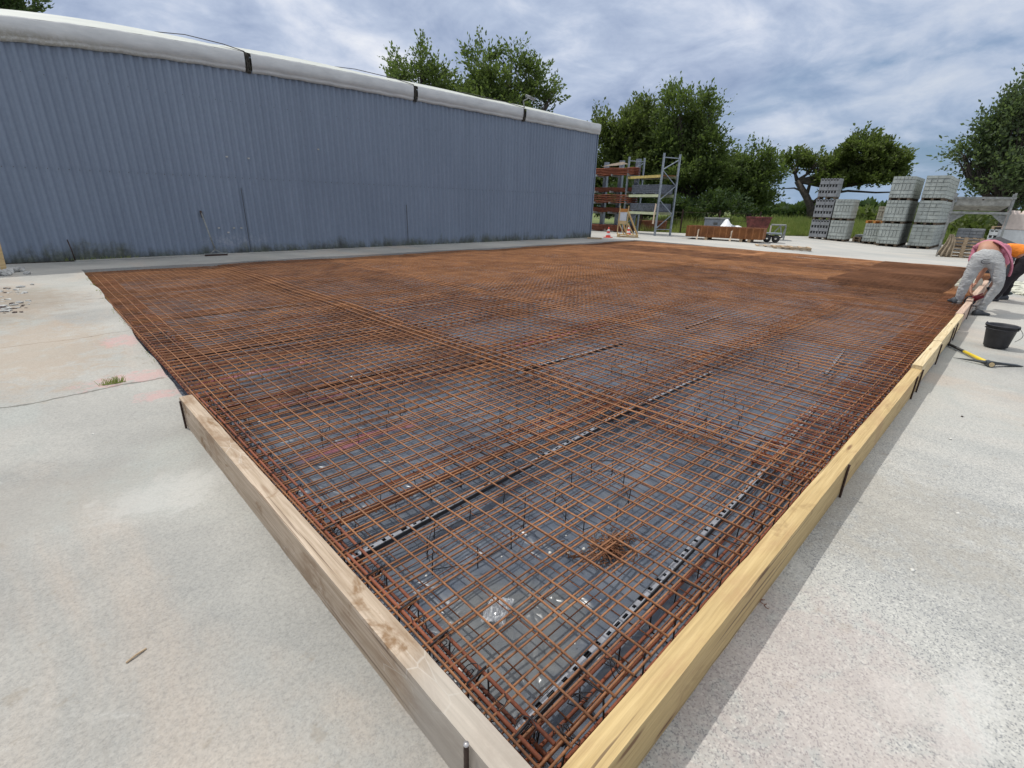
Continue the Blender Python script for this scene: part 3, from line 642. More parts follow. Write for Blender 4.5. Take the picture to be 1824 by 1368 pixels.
mb = MB().bb(WX0, WX1+.01, WY-.035, WY+.0, -.02, .018); mb.build('base_rail', M['dirt_dark'], shed)
mb = MB().bb(WX0, WX0+.05, WY+.03, 27, 0, ZT_+.1); mb.bb(WX1-.0, WX1+.03, WY+.06, 27, 0, ZT_+.1); mb.bb(WX0, WX1, 27, 27.05, 0, ZT_+.1)
mb.add([(WX1+.03, WY, ZT_), (WX1+.03, 27, ZT_), (WX1+.03, 19.8, 6.0)], [(0, 1, 2)]); mb.build('end_wall', M['wall'], shed)
mb = MB()
for x, z0, z1 in ((3.38, .05, 1.5), (7.9, .1, 1.2)): MB().bb(x-.0028, x+.0028, WY-.026, WY-.012, z0, z1).build('sheet_seam', M['dirt_dark'], shed)
mb = MB()
for k in range(int((WX1-WX0)/.155)):
    mb.box((WX0+.155*k+.0387, WY-.030, 1.715), (.012, .01, .012))
    if k % 2 == 0: mb.box((WX0+.155*k+.0387, WY-.030, 3.3), (.010, .008, .010))
mb.build('fixing_screws', M['stake'], shed)
mb = MB()
for (px, py) in ((404, 279), (443, 282), (567, 266), (390, 406), (407, 414), (417, 406), (430, 406)):
    d = ray(px, py); t_ = (WY-.03-CAMP[1])/d[1]; p = CAMP + t_*d; mb.box((p[0], WY-.026, p[2]), (.045, .012, .03))
mb.build('patch', M['band'], shed)
frames = [-.52-4.4, -.52, 3.92, 8.34, 12.74, 17.1]
for i in range(len(frames)):
    a = frames[i-1]+.07 if i else WX0-.1; b_ = frames[i]-(.07 if i < 5 else 0)
    # eave band: folded membrane with a rolled lower edge
    xs_ = np.linspace(a, b_, 24); u = (xs_-a)/(b_-a); bul = np.sin(np.pi*u)**.6
    prof = [(-.02, 4.00), (-.055, 4.015), (-.075, 4.05), (-.07, 4.09), (-.09, 4.10), (-.10, 4.20), (-.10, 4.34), (-.07, 4.375)]
    X = np.repeat(xs_[:, None], len(prof), 1); Y = np.array([[WY+p[0]-.02*bl for p in prof] for bl in bul]); Z = np.array([[p[1]+ez(x)+.008*math.sin(9*x) for p in prof] for x in xs_])
    MB().grid(X, Y, Z).build('eave_band', M['band'], shed, smooth=True)
    vv = np.linspace(0, 1, 14); X = np.repeat(xs_[:, None], 14, 1)
    Y = np.array([[WY-.075 - .02*bl + v*7.1 for v in vv] for bl in bul])
    Z = np.array([[4.37 + ez(x) + v*7.1*math.tan(R(14.2)) - .35*v*v + .07*bl*math.sin(math.pi*v) for v in vv] for bl, x in zip(bul, xs_)])
    MB().grid(X, Y, Z).build('roof_bay', M['roof'], shed, smooth=True)
    X2 = X.copy(); Y2 = 2*(WY+7.03)-Y; MB().grid(X2, Y2, Z).build('roof_bay', M['roof'], shed, smooth=True)
    if 0 < i < 5 or i == 0:
        x = frames[i]
        ze = ez(x); mb = MB(); mb.bb(x-.055, x+.045, WY-.06, WY-.02, 3.98+ze, 4.36+ze)
        for k in range(5): mb.blob((x+rnd.uniform(-.03, .03), WY-.07, 4.02+ze+.075*k), (.03, .025, .045), k+i*7, 1, .4)
        mb.tube([(x-.04, WY-.09, 4.35+ze), (x-.03, WY-.11, 4.2+ze), (x-.02, WY-.09, 4.0+ze)], .012, 5)
        mb.build('frame_bracket', M['dirt_dark'], shed, smooth=False)
        MB().tube([(x-.05, WY-.08, 4.385+ez(x)), (x-.25, WY+.6, 4.60+ez(x)), (x-.6, WY+2.2, 5.0+ez(x)), (x-.9, WY+4, 5.33+ez(x))], .010, 5).build('roof_rope', M['cable'], shed)
for k in (0, 1, 2): pass
fl = empty('floodlight', (12.78, WY-.02, 4.40), label='small grey floodlight on a bracket above the eave near the shed corner', cat='lamp')
MB().bar((0, 0, 0), (0, .05, .22), .03).bar((0, .05, .22), (-.02, -.2, .26), .025).build('bracket', M['galv_dull'], fl)
MB().box((-.02, -.30, .27), (.34, .22, .07), rot=Euler((.35, .1, .2))).build('lamp_head', M['galv_dull'], fl, bevel=.015)
MB().box((-.02, -.305, .228), (.28, .17, .006), rot=Euler((.35, .1, .2))).build('glass', M['white_board'], fl)
# concrete kerb strip the shed stands on, with moss along it
o = MB().bb(.05, 17.3, WY-.20, WY+.1, -.05, .022).build('kerb', M['ground'], kind='structure')

# ================================================================== LEFT SIDE SMALL THINGS
br = empty('broom', (2.55, WY-.26, .012), 0, label='wide broom leaning with its handle up against the shed wall', cat='broom')
MB().tube([(0, 0, .10), (-.05, .09, .5), (-.1, .22, .95)], .016, 8).build('handle', M['galv_dull'], br, smooth=True)
MB().tube([(-.09, .2, .82), (-.104, .225, .97)], .021, 8).build('grip', M['stake'], br, smooth=True)
MB().bar((0, 0, .13), (-.12, -.02, .05), .016).bar((0, 0, .13), (.12, -.02, .05), .016).build('brace', M['galv_dull'], br)
MB().bb(-.24, .24, -.03, .01, .03, .05).build('head', M['galv_dull'], br)
MB().bb(-.235, .235, -.028, .008, -.01, .03).build('bristles', M['stake'], br)
p = G(136, 468); o = MB().tube([(0, 0, 0), (-.01, .03, .20), (-.03, .08, .40)], .011, 6).build('iron_rod', M['stake'], smooth=True); o.location = (.06, WY-.12, .02)
tag(o, 'thin rusty iron rod standing against the shed wall left of the broom', 'rod')
p = G(8, 484); po = J(p, -14, 400)
o = MB().bar((0, 0, 0), tuple(po-p), .075, .075).build('wooden_post', M['wood_new'], bevel=.006); o.location = p
tag(o, 'pale square wooden post at the left edge in front of the shed', 'post')
for k in range(15):
    px, py = rnd.choice(((30, 484), (22, 486), (6, 489), (35, 482), (14, 484), (40, 487))); q = G(px+rnd.uniform(-8, 8), py+rnd.uniform(-1, 2)); s_ = rnd.uniform(.03, .075)
    o = MB().blob((0, 0, 0), (s_*1.3, s_, s_*.8), 40+k, 1, .35).build('broken_concrete', M['rubble']); o.location = (q.x, q.y, q.z+s_*.45); o.rotation_euler[2] = rnd.uniform(0, 3)
    tag(o, 'lump of broken pale concrete in the small heap by the wooden post', 'rubble', 'heap of broken concrete by the wooden post')
for k in range(60):
    px = abs(rnd.gauss(0, 30)); py = rnd.uniform(512, 560) - px*.08; q = G(px, py); s_ = rnd.uniform(.008, .035)
    o = MB().blob((0, 0, 0), (s_*1.6, s_, s_*.5), 80+k, 1, .35).build('rubble_chip', M['rubble'] if k % 3 else M['stake']); o.location = (q.x, q.y, q.z+s_*.3); o.rotation_euler[2] = rnd.uniform(0, 3)
    tag(o, 'small broken chip scattered on the brown patch at the left edge', 'rubble', 'chips scattered on the brown patch')
for k in range(46):
    x, y = rnd.uniform(-2.4, 7.5), rnd.uniform(-3.2, 9)
    if -.2 < x < 9 and y > -.18: continue
    s_ = rnd.uniform(.0025, .009)
    o = MB().blob((0, 0, 0), (s_*1.3, s_, s_*.6), 200+k, 1, .3).build('stone_chip', M['stone_w'] if k % 3 else M['stake'], smooth=True); o.location = (x, y, gz(y)+s_*.3)
    tag(o, 'tiny loose stone chip on the open concrete', 'stone', 'loose stone chips on the concrete')
q = G(1660, 1125)
tw = G(243, 1168); o = MB().tube([(-.03, -.01, 0), (0, 0, .004), (.03, .012, 0)], .0035, 5).build('twig', M['wood_pallet']); o.location = tw; tag(o, 'short brown twig on the concrete at lower left', 'twig')
for k, (px, py) in enumerate(((1625, 1016), (1693, 782), (1706, 915))):
    q = G(px, py); o = MB().blob((0, 0, 0), (.013, .010, .005), 300+k, 1, .3).build('stone_chip', M['stone_w'], smooth=True); o.location = q + Vector((0, 0, .003)); tag(o, 'white flat stone chip on the concrete right of the yellow board', 'stone', 'white chips right of the yellow board')
# hooked wire offcuts by the yellow board
for k, (px, py) in enumerate(((1362, 1075), (1370, 1083), (1356, 1066))):
    q = G(px, py); a = rnd.uniform(0, 6); pts = [(.02*math.cos(a+s_*.6), .018*math.sin(a+s_*.6), .003+.002*s_) for s_ in range(5)]
    o = MB().tube(pts, .0016, 5).build('wire_hook', M['rust_low'], smooth=True); o.location = q; tag(o, 'bent rusty wire offcut at the foot of the yellow board', 'wire offcut', 'wire offcuts by the yellow board')
# grass tuft in the crack
mb = MB(); base = G(202, 683)
for k in range(70):
    a = rnd.uniform(-.9, .9); L = rnd.uniform(.03, .085); x, y = rnd.gauss(0, .035), rnd.gauss(0, .010); dx, dy = math.sin(a)*L*.8, rnd.uniform(-.3, .3)*L
    w_ = .002; mb.add([(x-w_, y, 0), (x+w_, y, 0), (x+dx*.5+w_*.7, y+dy*.5, L*.6), (x+dx*.5-w_*.7, y+dy*.5, L*.6), (x+dx, y+dy, L*.8)], [(0, 1, 2, 3), (3, 2, 4)])
mb.blob((0, 0, .001), (.09, .022, .006), 3, 1, .1); o = mb.build('grass_tuft', M['grass']); o.location = base; o.rotation_euler[2] = facing(base); tag(o, 'small tuft of yellow green grass growing from the crack at left', 'grass tuft')
# weeds along the pit edge and shed foot
mb = MB()
for k in range(900):
    if k < 420: x, y = ragged(0, 0)+rnd.uniform(-.02, .03), rnd.uniform(3.8, 10.9); L = rnd.uniform(.01, .035); z0 = gz(y)-.01
    else: x = rnd.choice((rnd.uniform(-1.2, 2), rnd.uniform(2, 17))); y = WY-.05; L = rnd.uniform(.02, .09)*(1.5 if x < 0 else 1); z0 = .02
    if k < 420 and math.sin(y*9)+math.sin(y*4) < .2: continue
    if k >= 420 and math.sin(x*3)+math.sin(x*1.3+1) < .5: continue
    dx, dy = rnd.uniform(-.5, .5)*L, rnd.uniform(-.5, .2)*L
    mb.add([(x-.003, y, z0), (x+.003, y, z0), (x+dx, y+dy, z0+L)], [(0, 1, 2)])
mb.build('weeds', M['grass'], kind='stuff', label='short weeds along the concrete edge and the foot of the shed', cat='weeds')

# ================================================================== BUCKET AND PICKAXE
B = Vector(on(1772, 618, -.196))
bk = empty('bucket', B, label='black rubber bucket standing on the concrete behind the pickaxe', cat='bucket')
prof = [(.0001, .006), (.10, .006), (.112, .012), (.145, .26), (.152, .262), (.155, .272), (.150, .275), (.141, .262), (.108, .02), (.0001, .016)]
MB().lathe(prof, 40).build('body', M['bucket'], bk, smooth=True)
MB().lathe([(.146, .225), (.153, .226), (.153, .231), (.147, .232)], 40).build('rib', M['bucket'], bk, smooth=True)
a0 = facing(B)
for sg in (-1, 1):
    x, y = sg*.152*math.cos(a0-.3), sg*.152*math.sin(a0-.3)
    MB().blob((x, y, .262), (.016, .016, .028), 3, 1, .1).build('lug', M['bucket'], bk, smooth=True)
pts = []
for k in range(17):
    a = math.pi*k/16; u = math.cos(a)*.158; s_ = math.sin(a)
    pts.append((u*math.cos(a0-.3)+s_*.13*math.cos(a0-.3), u*math.sin(a0-.3)+s_*.02, .26 - s_*.12))
pts = [(.155*math.cos(a0-.3)+q[0]*0+.05*math.sin(math.pi*k/10)*math.cos(a0-.3), .155*math.sin(a0-.3)+.05*math.sin(math.pi*k/10)*math.sin(a0-.3), .262-.016*k) for k, q in enumerate([(0,)]*11)]
MB().tube(pts, .0028, 6).build('handle', M['steel_dark'], bk, smooth=True)
h0, h1 = on(1688, 612, -.175), on(1752, 643, -.165); hd = on(1763, 648, -.165)
pk = empty('pickaxe', Vector(hd), label='pickaxe with a yellow and black handle lying on the concrete', cat='pickaxe')
V3 = lambda p: Vector(p) - Vector(hd)
a_, b_ = V3(h0), Vector((0, 0, 0)); mid = a_.lerp(b_, .43)
MB().tube([a_, a_.lerp(b_, .05), mid], [.019, .016, .0165], 10).build('grip', M['handle_k'], pk, smooth=True)
MB().tube([mid, a_.lerp(b_, .75), a_.lerp(b_, .93)], [.0165, .018, .021], 10).build('handle', M['handle_y'], pk, smooth=True)
tipL, tipR = V3(on(1698, 637, -.19)), V3(on(1817, 651, -.19))
mb = MB(); mb.tube([tipL, tipL.lerp(Vector((0, 0, .012)), .4), tipL.lerp(Vector((0, 0, .012)), .9)], [.002, .010, .017], 6)
dd = tipR.normalized(); sd_ = Vector((-dd.y, dd.x, 0)); v = []
for tt, w_, h_ in ((.0, .016, .02), (.3, .016, .012), (.7, .024, .008), (1., .034, .003)):
    c = Vector((0, 0, .012)).lerp(tipR, tt); v += [tuple(c+sd_*w_+Vector((0, 0, h_))), tuple(c-sd_*w_+Vector((0, 0, h_))), tuple(c-sd_*w_-Vector((0, 0, h_))), tuple(c+sd_*w_-Vector((0, 0, h_)))]
mb.add(v, [(i*4+k, i*4+(k+1) % 4, i*4+4+(k+1) % 4, i*4+4+k) for i in range(3) for k in range(4)] + [(12, 13, 14, 15)]); mb.build('pick_head', M['steel_dark'], pk)
ax = (a_-b_).normalized(); mb = MB(); mb.tube([ax*.05, -ax*.035], [.030, .033], 14); mb.build('eye', M['steel_dark'], pk, smooth=False)
MB().tube([-ax*.03, -ax*.042], [.024, .023], 14).build('handle_end', M['wood_end'], pk)

# ================================================================== BACKGROUND YARD
def pallet(name='pallet', w_=.95, d_=.8, m=None, parent=None, **kw):
    mb = MB()
    for k in range(5): mb.bb(-w_/2+.0+k*(w_-.1)/4, -w_/2+.1+k*(w_-.1)/4, -d_/2, d_/2, .10, .12)
    for y in (-d_/2+.05, 0, d_/2-.05):
        mb.bb(-w_/2, w_/2, y-.05, y+.05, .08, .0995)
        for x in (-w_/2+.06, 0, w_/2-.06): mb.bb(x-.06, x+.06, y-.045, y+.045, .02, .0795)
        mb.bb(-w_/2, w_/2, y-.05, y+.05, 0, .0195)
    return mb.build(name, m or M['wood_pallet'], parent, **kw)
def load(kind, wd, dp, hh, m, seedv=0):
    """blocks stacked on a pallet; local x = depth (front face at 0), y = width, z up"""
    mb, core = MB(), MB(); e = .008; y0 = 0
    if kind == 'hollow':
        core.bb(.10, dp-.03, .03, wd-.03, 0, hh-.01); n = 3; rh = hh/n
        for r_ in range(n):
            z = r_*rh
            for h_ in (0, 1): mb.bb(0, dp, h_*wd/2+e, (h_+1)*wd/2-e, z+.012, z+rh*.60)
            for h_ in range(7):
                y = h_*(wd-.05)/6+.0; mb.bb(.0, dp, y+.005, y+.048, z+rh*.60+.0005, z+rh-.004)
            mb.bb(.0, .03, .02, wd-.02, z+rh*.82, z+rh-.01) if r_ == n-1 else None
    else:
        rows = [(.16, 6), (.18, 2), (.33, 6), (.17, 2), (.16, 6)] if kind == 'slot' else [(.14, 6), (.19, 2), (.17, 4), (.18, 2), (.17, 4), (.15, 2)]
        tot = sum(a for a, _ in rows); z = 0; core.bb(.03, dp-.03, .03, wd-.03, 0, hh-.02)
        for i, (a, n) in enumerate(rows):
            h_ = a/tot*hh
            for k in range(n):
                o_ = rnd.uniform(-.006, .006); ya, yb = k*wd/n+e*.7, (k+1)*wd/n-e*.7
                mb.bb(o_, dp/2-e, ya, yb, z+e*.7, z+h_-e*.7)
                if n > 3: mb.bb(o_-.012, o_, ya+.012, yb-.05, z+.03, z+h_-.03)
                else: mb.bb(o_-.012, o_, ya+.03, yb-.03, z+.02, z+h_*.45)
            for k in range(3 if n > 3 else 4):
                q = 3 if n > 3 else 4; mb.bb(dp*k/q+e, dp*(k+1)/q-e, .001, .035, z+e*.7+.001, z+h_-e*.7-.001); mb.bb(dp*k/q+e, dp*(k+1)/q-e, wd-.035, wd-.001, z+e*.7+.001, z+h_-e*.7-.001)
            mb.bb(dp/2+e, dp, .036, wd-.036, z+e, z+h_-e); z += h_
    return mb, core
def block_stack(x0, y0, z0, wd, dp, n, hh, kind, m, labels, pal=None):
    for k in range(n):
        z = z0 + k*(hh+.105)
        t = empty('block_pallet', (x0, y0, z), label=labels[k], cat='pallet of blocks', group='pallets stacked with concrete blocks')
        p_ = pallet('pallet', dp-.06, wd-.04, pal or M['pallet_shade'], t); p_.location = (dp/2, wd/2, -.001+.0); p_.scale = (1, 1, .83)
        a, c = load(kind, wd, dp, hh, m)
        o = a.build('blocks', m, t); o.location.z = .102; o = c.build('gap_shade_core', M['void_shade'], t); o.location.z = .102  # core coloured dark as painted shade behind the block gaps
LV = {1: ['standing alone'], 2: ['bottom', 'top'], 3: ['bottom', 'middle', 'top']}
def labs(n, what): return [f'{LV[n][k] if n > 1 else "single"} pallet {what}' for k in range(n)]
block_stack(29.2, 7.02, -.04, .84, .72, 3, .875, 'hollow', M['concrete_dark'], labs(3, 'of hollow grey blocks in the leftmost tower'))
block_stack(29.15, 6.18, -.08, .78, 1.15, 2, .90, 'slot', M['concrete_block'], labs(2, 'of pale blocks right beside the hollow block tower'))
block_stack(29.5, 4.86, -.12, .66, 1.1, 1, .85, 'slot', M['concrete_block'], ['single low pallet of pale blocks left of the tall pair of towers'])
block_stack(29.0, 3.98, -.15, .83, 1.0, 3, .92, 'slot', M['concrete_block'], labs(3, 'of pale blocks in the left of the two tall towers'))
block_stack(30.04, 3.98, -.15, .83, 1.5, 3, .92, 'slot', M['concrete_block'], labs(3, 'of blocks in the column behind the left tall tower'))
block_stack(29.3, 2.80, -.18, .84, 1.1, 3, .94, 'grid', M['concrete_block'], labs(3, 'of pale blocks in the right tall tower, front column'))
block_stack(30.46, 2.80, -.18, .84, 2.4, 3, .935, 'grid', M['concrete_block'], labs(3, 'of blocks hidden behind the right tall tower'))
block_stack(31.0, 4.84, -.12, .6, .9, 2, .78, 'slot', M['concrete_tan'], labs(2, 'of tan blocks seen behind the left tall tower'))
block_stack(32.2, 1.30, -.2, .95, 1.0, 1, .82, 'grid', M['concrete_dark'], ['single pallet of grey blocks seen through the legs of the hopper'])
block_stack(32.0, .15, -.2, .95, 1.0, 1, .84, 'hollow', M['lego_w'], ['single pallet of pale hollow blocks with dark cavities behind the hopper'])
o = pallet('pallet', .9, .9, M['wood_pallet']); o.location = (32.5, .62, .745); tag(o, 'empty pallet lying on the pale hollow blocks behind the hopper', 'pallet')
o = pallet('pallet', 1.0, .72, M['wood_orange']); o.location = (30.05, 5.2, .84); tag(o, 'orange pallet lying on the single low stack of pale blocks', 'pallet')
for k in range(2):
    o = pallet('pallet', .9, .62, M['wood_pallet']); o.location = (30.6, 5.75, -.1+.125*k); tag(o, f'weathered pallet on the ground between block stacks, {"upper" if k else "lower"} of two', 'pallet')
o = MB().bb(30.2, 31, 5.5, 6.0, .152, .26).build('concrete_slab', M['concrete_dark']); tag(o, 'flat grey concrete slab on two low pallets between block stacks', 'concrete slab')
# ---- hopper
P = AT(1720, 25.3); P.z = -.2
hp = empty('steel_hopper', P, facing(P), label='grey steel hopper trough on four tall legs beside the block towers', cat='hopper')
l0, l1 = loc(P, 1668, 456)[0], loc(P, 1770, 458)[0]; zt = 2.28; zm = loc(P, 1690, 378)[1]; dpt = 1.25
for (x, y) in ((l0, 0), (l1, 0), (l0, dpt), (l1, dpt)): MB().bar((x, y, 0), (x, y, zt), .06).build('leg', M['galv_dull'], hp)
zt = loc(P, 1697, 350)[1]
mb = MB()
for y in (-.03, dpt+.03): mb.bar((l0-.05, y, zt-.04), (l1+.05, y, zt-.04), .05, .07); mb.bar((l0-.05, y, zm), (l1+.05, y, zm), .05, .085)
for x in (l0, l1): mb.bar((x, .04, zt-.05), (x, dpt-.04, zt-.05), .05, .08); mb.bar((x, .04, zm), (x, dpt-.04, zm), .05, .1)
mb.build('frame_rail', M['galv_dull'], hp)
mb = MB(); xa, xb = l0+.06, l1-.06; top = [(xa, .02), (xb, .02), (xb, dpt-.02), (xa, dpt-.02)]; xm = (xa+xb)/2; bot = [(xm-.75, .35), (xm+.55, .35), (xm+.55, dpt-.35), (xm-.75, dpt-.35)]
v = [(x, y, zt-.08) for x, y in top] + [(x, y, zt-.30) for x, y in top] + [(x, y, zm+.08) for x, y in bot]
mb.add(v, [(i, (i+1) % 4, 4+(i+1) % 4, 4+i) for i in range(4)] + [(4+i, 4+(i+1) % 4, 8+(i+1) % 4, 8+i) for i in range(4)] + [(8, 9, 10, 11)])
mb.build('trough', simple('hopper_plate', (.30, .30, .27), .6, .1, .3, 6), hp)
MB().bar((xm, .0, zt-.08), (xm-.05, .30, zm+.1), .05, .02).build('rib', M['stake'], hp)
for x, sg in ((l0, 1), (l1, -1)): MB().add([(x+sg*.05, .01, zm-.06), (x+sg*.45, .01, zm-.06), (x+sg*.05, .01, zm-.40), (x+sg*.05, .03, zm-.06), (x+sg*.45, .03, zm-.06), (x+sg*.05, .03, zm-.40)], [(0, 1, 2), (5, 4, 3), (0, 3, 4, 1), (1, 4, 5, 2), (2, 5, 3, 0)]).build('gusset', M['galv_dull'], hp)
# cloth hanging from the hopper leg
P2 = J(P, 1684, 452, .02); a_ = facing(P)
X, Z = np.meshgrid(np.linspace(-1, 1, 24), np.linspace(0, 1, 14), indexing='ij')
zb, ztp = loc(P2, 1684, 453)[1], loc(P2, 1684, 411)[1]
Y = .06*np.sin(X*9+Z*2)*(.3+Z); Xw = X*(.05 + .17*Z**.7) + .03*np.sin(5*Z)
o = MB().grid(Xw, Y, ztp + (0.02-ztp)*Z + .03*np.sin(X*7)*Z).build('hanging_cloth', M['rag'], smooth=True); o.location = (P2.x, P2.y, -.2); o.rotation_euler[2] = a_
md = o.modifiers.new('thick', 'SOLIDIFY'); md.thickness = .02
tag(o, 'crumpled tan cloth hanging beside the left leg of the hopper', 'cloth')
P3 = AT(1733, 25.8); P3.z = -.2
for k in range(6):
    o = pallet('pallet', 1.0, .7); o.location = (P3.x+rnd.uniform(-.02, .02), P3.y+.05, -.2+.121*k); o.rotation_euler[2] = a_+rnd.uniform(-.03, .03)
    tag(o, f'weathered pallet in the stack under the hopper, {["lowest", "second", "third", "fourth", "fifth", "topmost"][k]} of six', 'pallet', 'pallets stacked under the hopper')
# ---- big concrete blocks at the right edge
for k, (px0, px1, pyb, pyt, m, lb) in enumerate(((1772, 1840, 440, 409, 'lego_w', 'large white concrete block, lower of the two at the right edge'), (1779, 1846, 409, 380, 'lego_p', 'large pink stained concrete block, upper of the two at the right edge'))):
    Pb = AT(1805, 25.8, -.2); xa, za = loc(Pb, px0, pyb); xb, zb_ = loc(Pb, px1, pyt)
    if k == 0: za = 0
    if k == 0: z_split = loc(Pb, 1790, 409)[1]
    z0_, z1_ = (0, z_split) if k == 0 else (z_split+.004, loc(Pb, 1795, 380)[1])
    t = empty('concrete_block', Pb, facing(Pb), label=lb, cat='concrete block', group='large stacking blocks at the right edge')
    off = .0 if k == 0 else .04
    MB().bb(loc(Pb, 1773, 428)[0]+off, .9+off, 0, .8, z0_, z1_).build('block_body', M[m], t, bevel=.03)
    if k == 1:
        for x in (-.15, .25, .65): MB().lathe([(.20, 0), (.17, .10), (.0001, .105)], 14, (x+off, .4, z1_-.002)).build('stud', M[m], t, smooth=True)
# ---- pallet rack
cam2 = Vector((CAMP[0], CAMP[1], 0))
RF, LF = Vector((21.82, 12.58, 0)), Vector((22.62, 15.00, 0)); fd = (LF-RF).normalized(); nd = Vector((fd.y, -fd.x, 0))
rk = empty('pallet_rack', RF, math.atan2(fd.y, fd.x), label='tall grey pallet rack with yellow green beams behind the mesh', cat='rack')
L = (LF-RF).length; D = -.98          # local x along front, local y negative = away
for x in (0, L):
    for y in (0, D): MB().bb(x-.04, x+.04, y-.035, y+.035, 0, 3.70).build('upright', M['galv'], rk)
    mb = MB(); zs = [.35, 1.0, 1.65, 2.3, 2.95]
    for i, z in enumerate(zs[:-1]):
        ya, yb = (-.04, D+.04) if i % 2 == 0 else (D+.04, -.04); mb.bar((x, ya, z), (x, yb, zs[i+1]), .035)
    mb.bar((x, -.04, 3.0), (x, D+.04, 3.45), .035); mb.bar((x, -.036, 3.52), (x, D+.036, 3.52), .04); mb.bar((x, -.036, .3), (x, D+.036, .3), .035); mb.build('bracing', M['galv'], rk)
shelf_z = []
for k, (py, m) in enumerate(((313.5, 'beam_yellow'), (348.5, 'beam_green'), (380.5, 'beam_green'))):
    z = J(RF, 1176, py).z; shelf_z.append(z)
    for y in (-.0, D): MB().bb(.042, L-.042, y-.022, y+.022, z-.06, z+.06).build('shelf_beam', M[m if y == 0 else 'beam_green'], rk)
    if k == 0: MB().bb(.05, L-.05, D+.03, -.03, z+.03, z+.055).build('shelf_deck', M['rust_far'], rk)
for k, (z0_, h_, lb) in enumerate(((shelf_z[1]+.062, .46, 'grey bundle of flat mesh on the middle shelf of the pallet rack'), (shelf_z[2]+.062, .40, 'grey bundle of flat mesh on the lowest shelf of the pallet rack'))):
    mb = MB(); nl = 9
    for i in range(nl): mb.bb(.12+.01*(i % 3), L*.86, D+.05, -.06-.01*(i % 2), z0_+.06+h_*i/nl*.85, z0_+.06+h_*(i+.8)/nl*.85)
    for x in (.3, L*.45, L*.75): mb.bb(x-.05, x+.05, D, 0.0, z0_, z0_+.058)
    o = mb.build('mesh_bundle', M['steel_sheet']); o.location = RF; o.rotation_euler[2] = math.atan2(fd.y, fd.x); tag(o, lb, 'bundle')
o = MB().add([(.1, .05, .0), (.22, .06, 0), (.17, .07, .6), (.14, .06, .95), (.05, .05, .9), (.08, .08, .45)], [(0, 1, 2, 5), (5, 2, 3, 4)]).build('hanging_strap', M['strap']); o.location = RF + Vector((0, 0, .55)); o.rotation_euler[2] = math.atan2(fd.y, fd.x)
tag(o, 'pale frayed strap hanging on the right front upright of the pallet rack', 'strap')
# ---- cantilever rack with bar bundles
cp = [AT(1072, 29.5), AT(1098, 29.0), AT(1126, 28.5)]
ct = empty('cantilever_rack', (0, 0, 0), label='cantilever rack of three grey columns beside the shed corner', cat='rack')
tops = [(1079, 289), (1105, 286), (1133, 283)]; hz = [J(cp[i], *tops[i]).z for i in range(3)]
for i in range(3): MB().bb(cp[i].x-.09, cp[i].x+.09, cp[i].y-.11, cp[i].y+.11, 0, hz[i]).build('column', M['galv'], ct)
lvl = [(313, 300, 7), (342, 335, 5), (361, 346, 7), (378, 370, 5), (412, 400, 6)]
dirn = (cp[0]-cp[2]).normalized(); nrm = Vector((dirn.y, -dirn.x, 0));
if nrm.dot(Vector((CAMP[0], CAMP[1], 0))-cp[1]) < 0: nrm = -nrm
armz = []
for k, (pb, pt, n) in enumerate(lvl):
    z0_, z1_ = J(cp[1], 1100, pb).z, J(cp[1], 1100, pt).z; z0_ = max(z0_, .05)
    if k < 4:
        for c in cp: MB().bar(tuple(c+nrm*.1+Vector((0, 0, z0_-.06))), tuple(c+nrm*.95+Vector((0, 0, z0_-.02))), .07, .10).build('arm', M['galv_dull'], ct)
    mb = MB(); nr = 5
    for r_ in range(nr):
        for q in range(n):
            o_ = nrm*(.18+.11*q) + Vector((0, 0, z0_+.04 + (z1_-z0_)*r_/nr)); a_ = cp[0]+dirn*1.8+o_; b_ = cp[2]-dirn*.25+o_
            pts = [tuple(a_.lerp(b_, u) + Vector((0, 0, -.05*math.sin(u*math.pi*3)**2*rnd.uniform(.3, 1)))) for u in np.linspace(0, 1, 9)]; mb.tube(pts, .026, 5)
    o = mb.build('rebar_bundle', M['rust_red']); tag(o, f'bundle of long rusty bars {["on the top arms", "on the second arms", "on the third arms", "on the lowest arms", "on the ground below the arms"][k]} of the cantilever rack', 'rebar bundle', 'bar bundles stored on the cantilever rack')
o = MB().add([tuple(cp[1]+nrm*.9+Vector((0, 0, J(cp[1], 1100, 299).z+a))+dirn*b) for a, b in ((.02, .7), (.14, .1), (.22, -.6), (.10, -.9), (.05, -.2))], [(0, 1, 4), (1, 2, 3, 4)]).build('straw_sheet', M['strap']); tag(o, 'pale crumpled sheet lying on the top bar bundle', 'sheet')
# ---- timber A-frame, cones
P = AT(1117, 24.0); a_ = facing(P); af = empty('timber_easel', P, a_, label='new timber easel frame with a white board, standing on a pallet', cat='frame')
q = pallet('base_pallet', 1.0, .8, M['wood_new'], af); q.scale[2] = 1.0
xL, xR = loc(P, 1099, 423)[0], loc(P, 1136, 424)[0]; z_t = loc(P, 1103, 366)[1]; xa, xb = loc(P, 1101, 400)[0], loc(P, 1117, 400)[0]
q.scale[0] = (xR-xL); q.location.x = (xL+xR)/2
mb_ = lambda a, b, w_=.07: MB().bar(a, b, w_, .045).build('timber', M['wood_new'], af)
mb_((xa, -.28, .122), (xa+.03, -.28, z_t)); mb_((xb, -.28, .122), (xb, -.28, z_t))
mb_((xa+.02, -.23, z_t*.80), (xb+.0, .30, .13)); mb_((xb, -.23, z_t*.80), (xR-.05, .1, .13), .08); mb_((xa, -.33, z_t*.5), (xa+.30, -.33, .13)); mb_((xb+.03, -.33, z_t*.45), (xb+.32, -.30, .13))
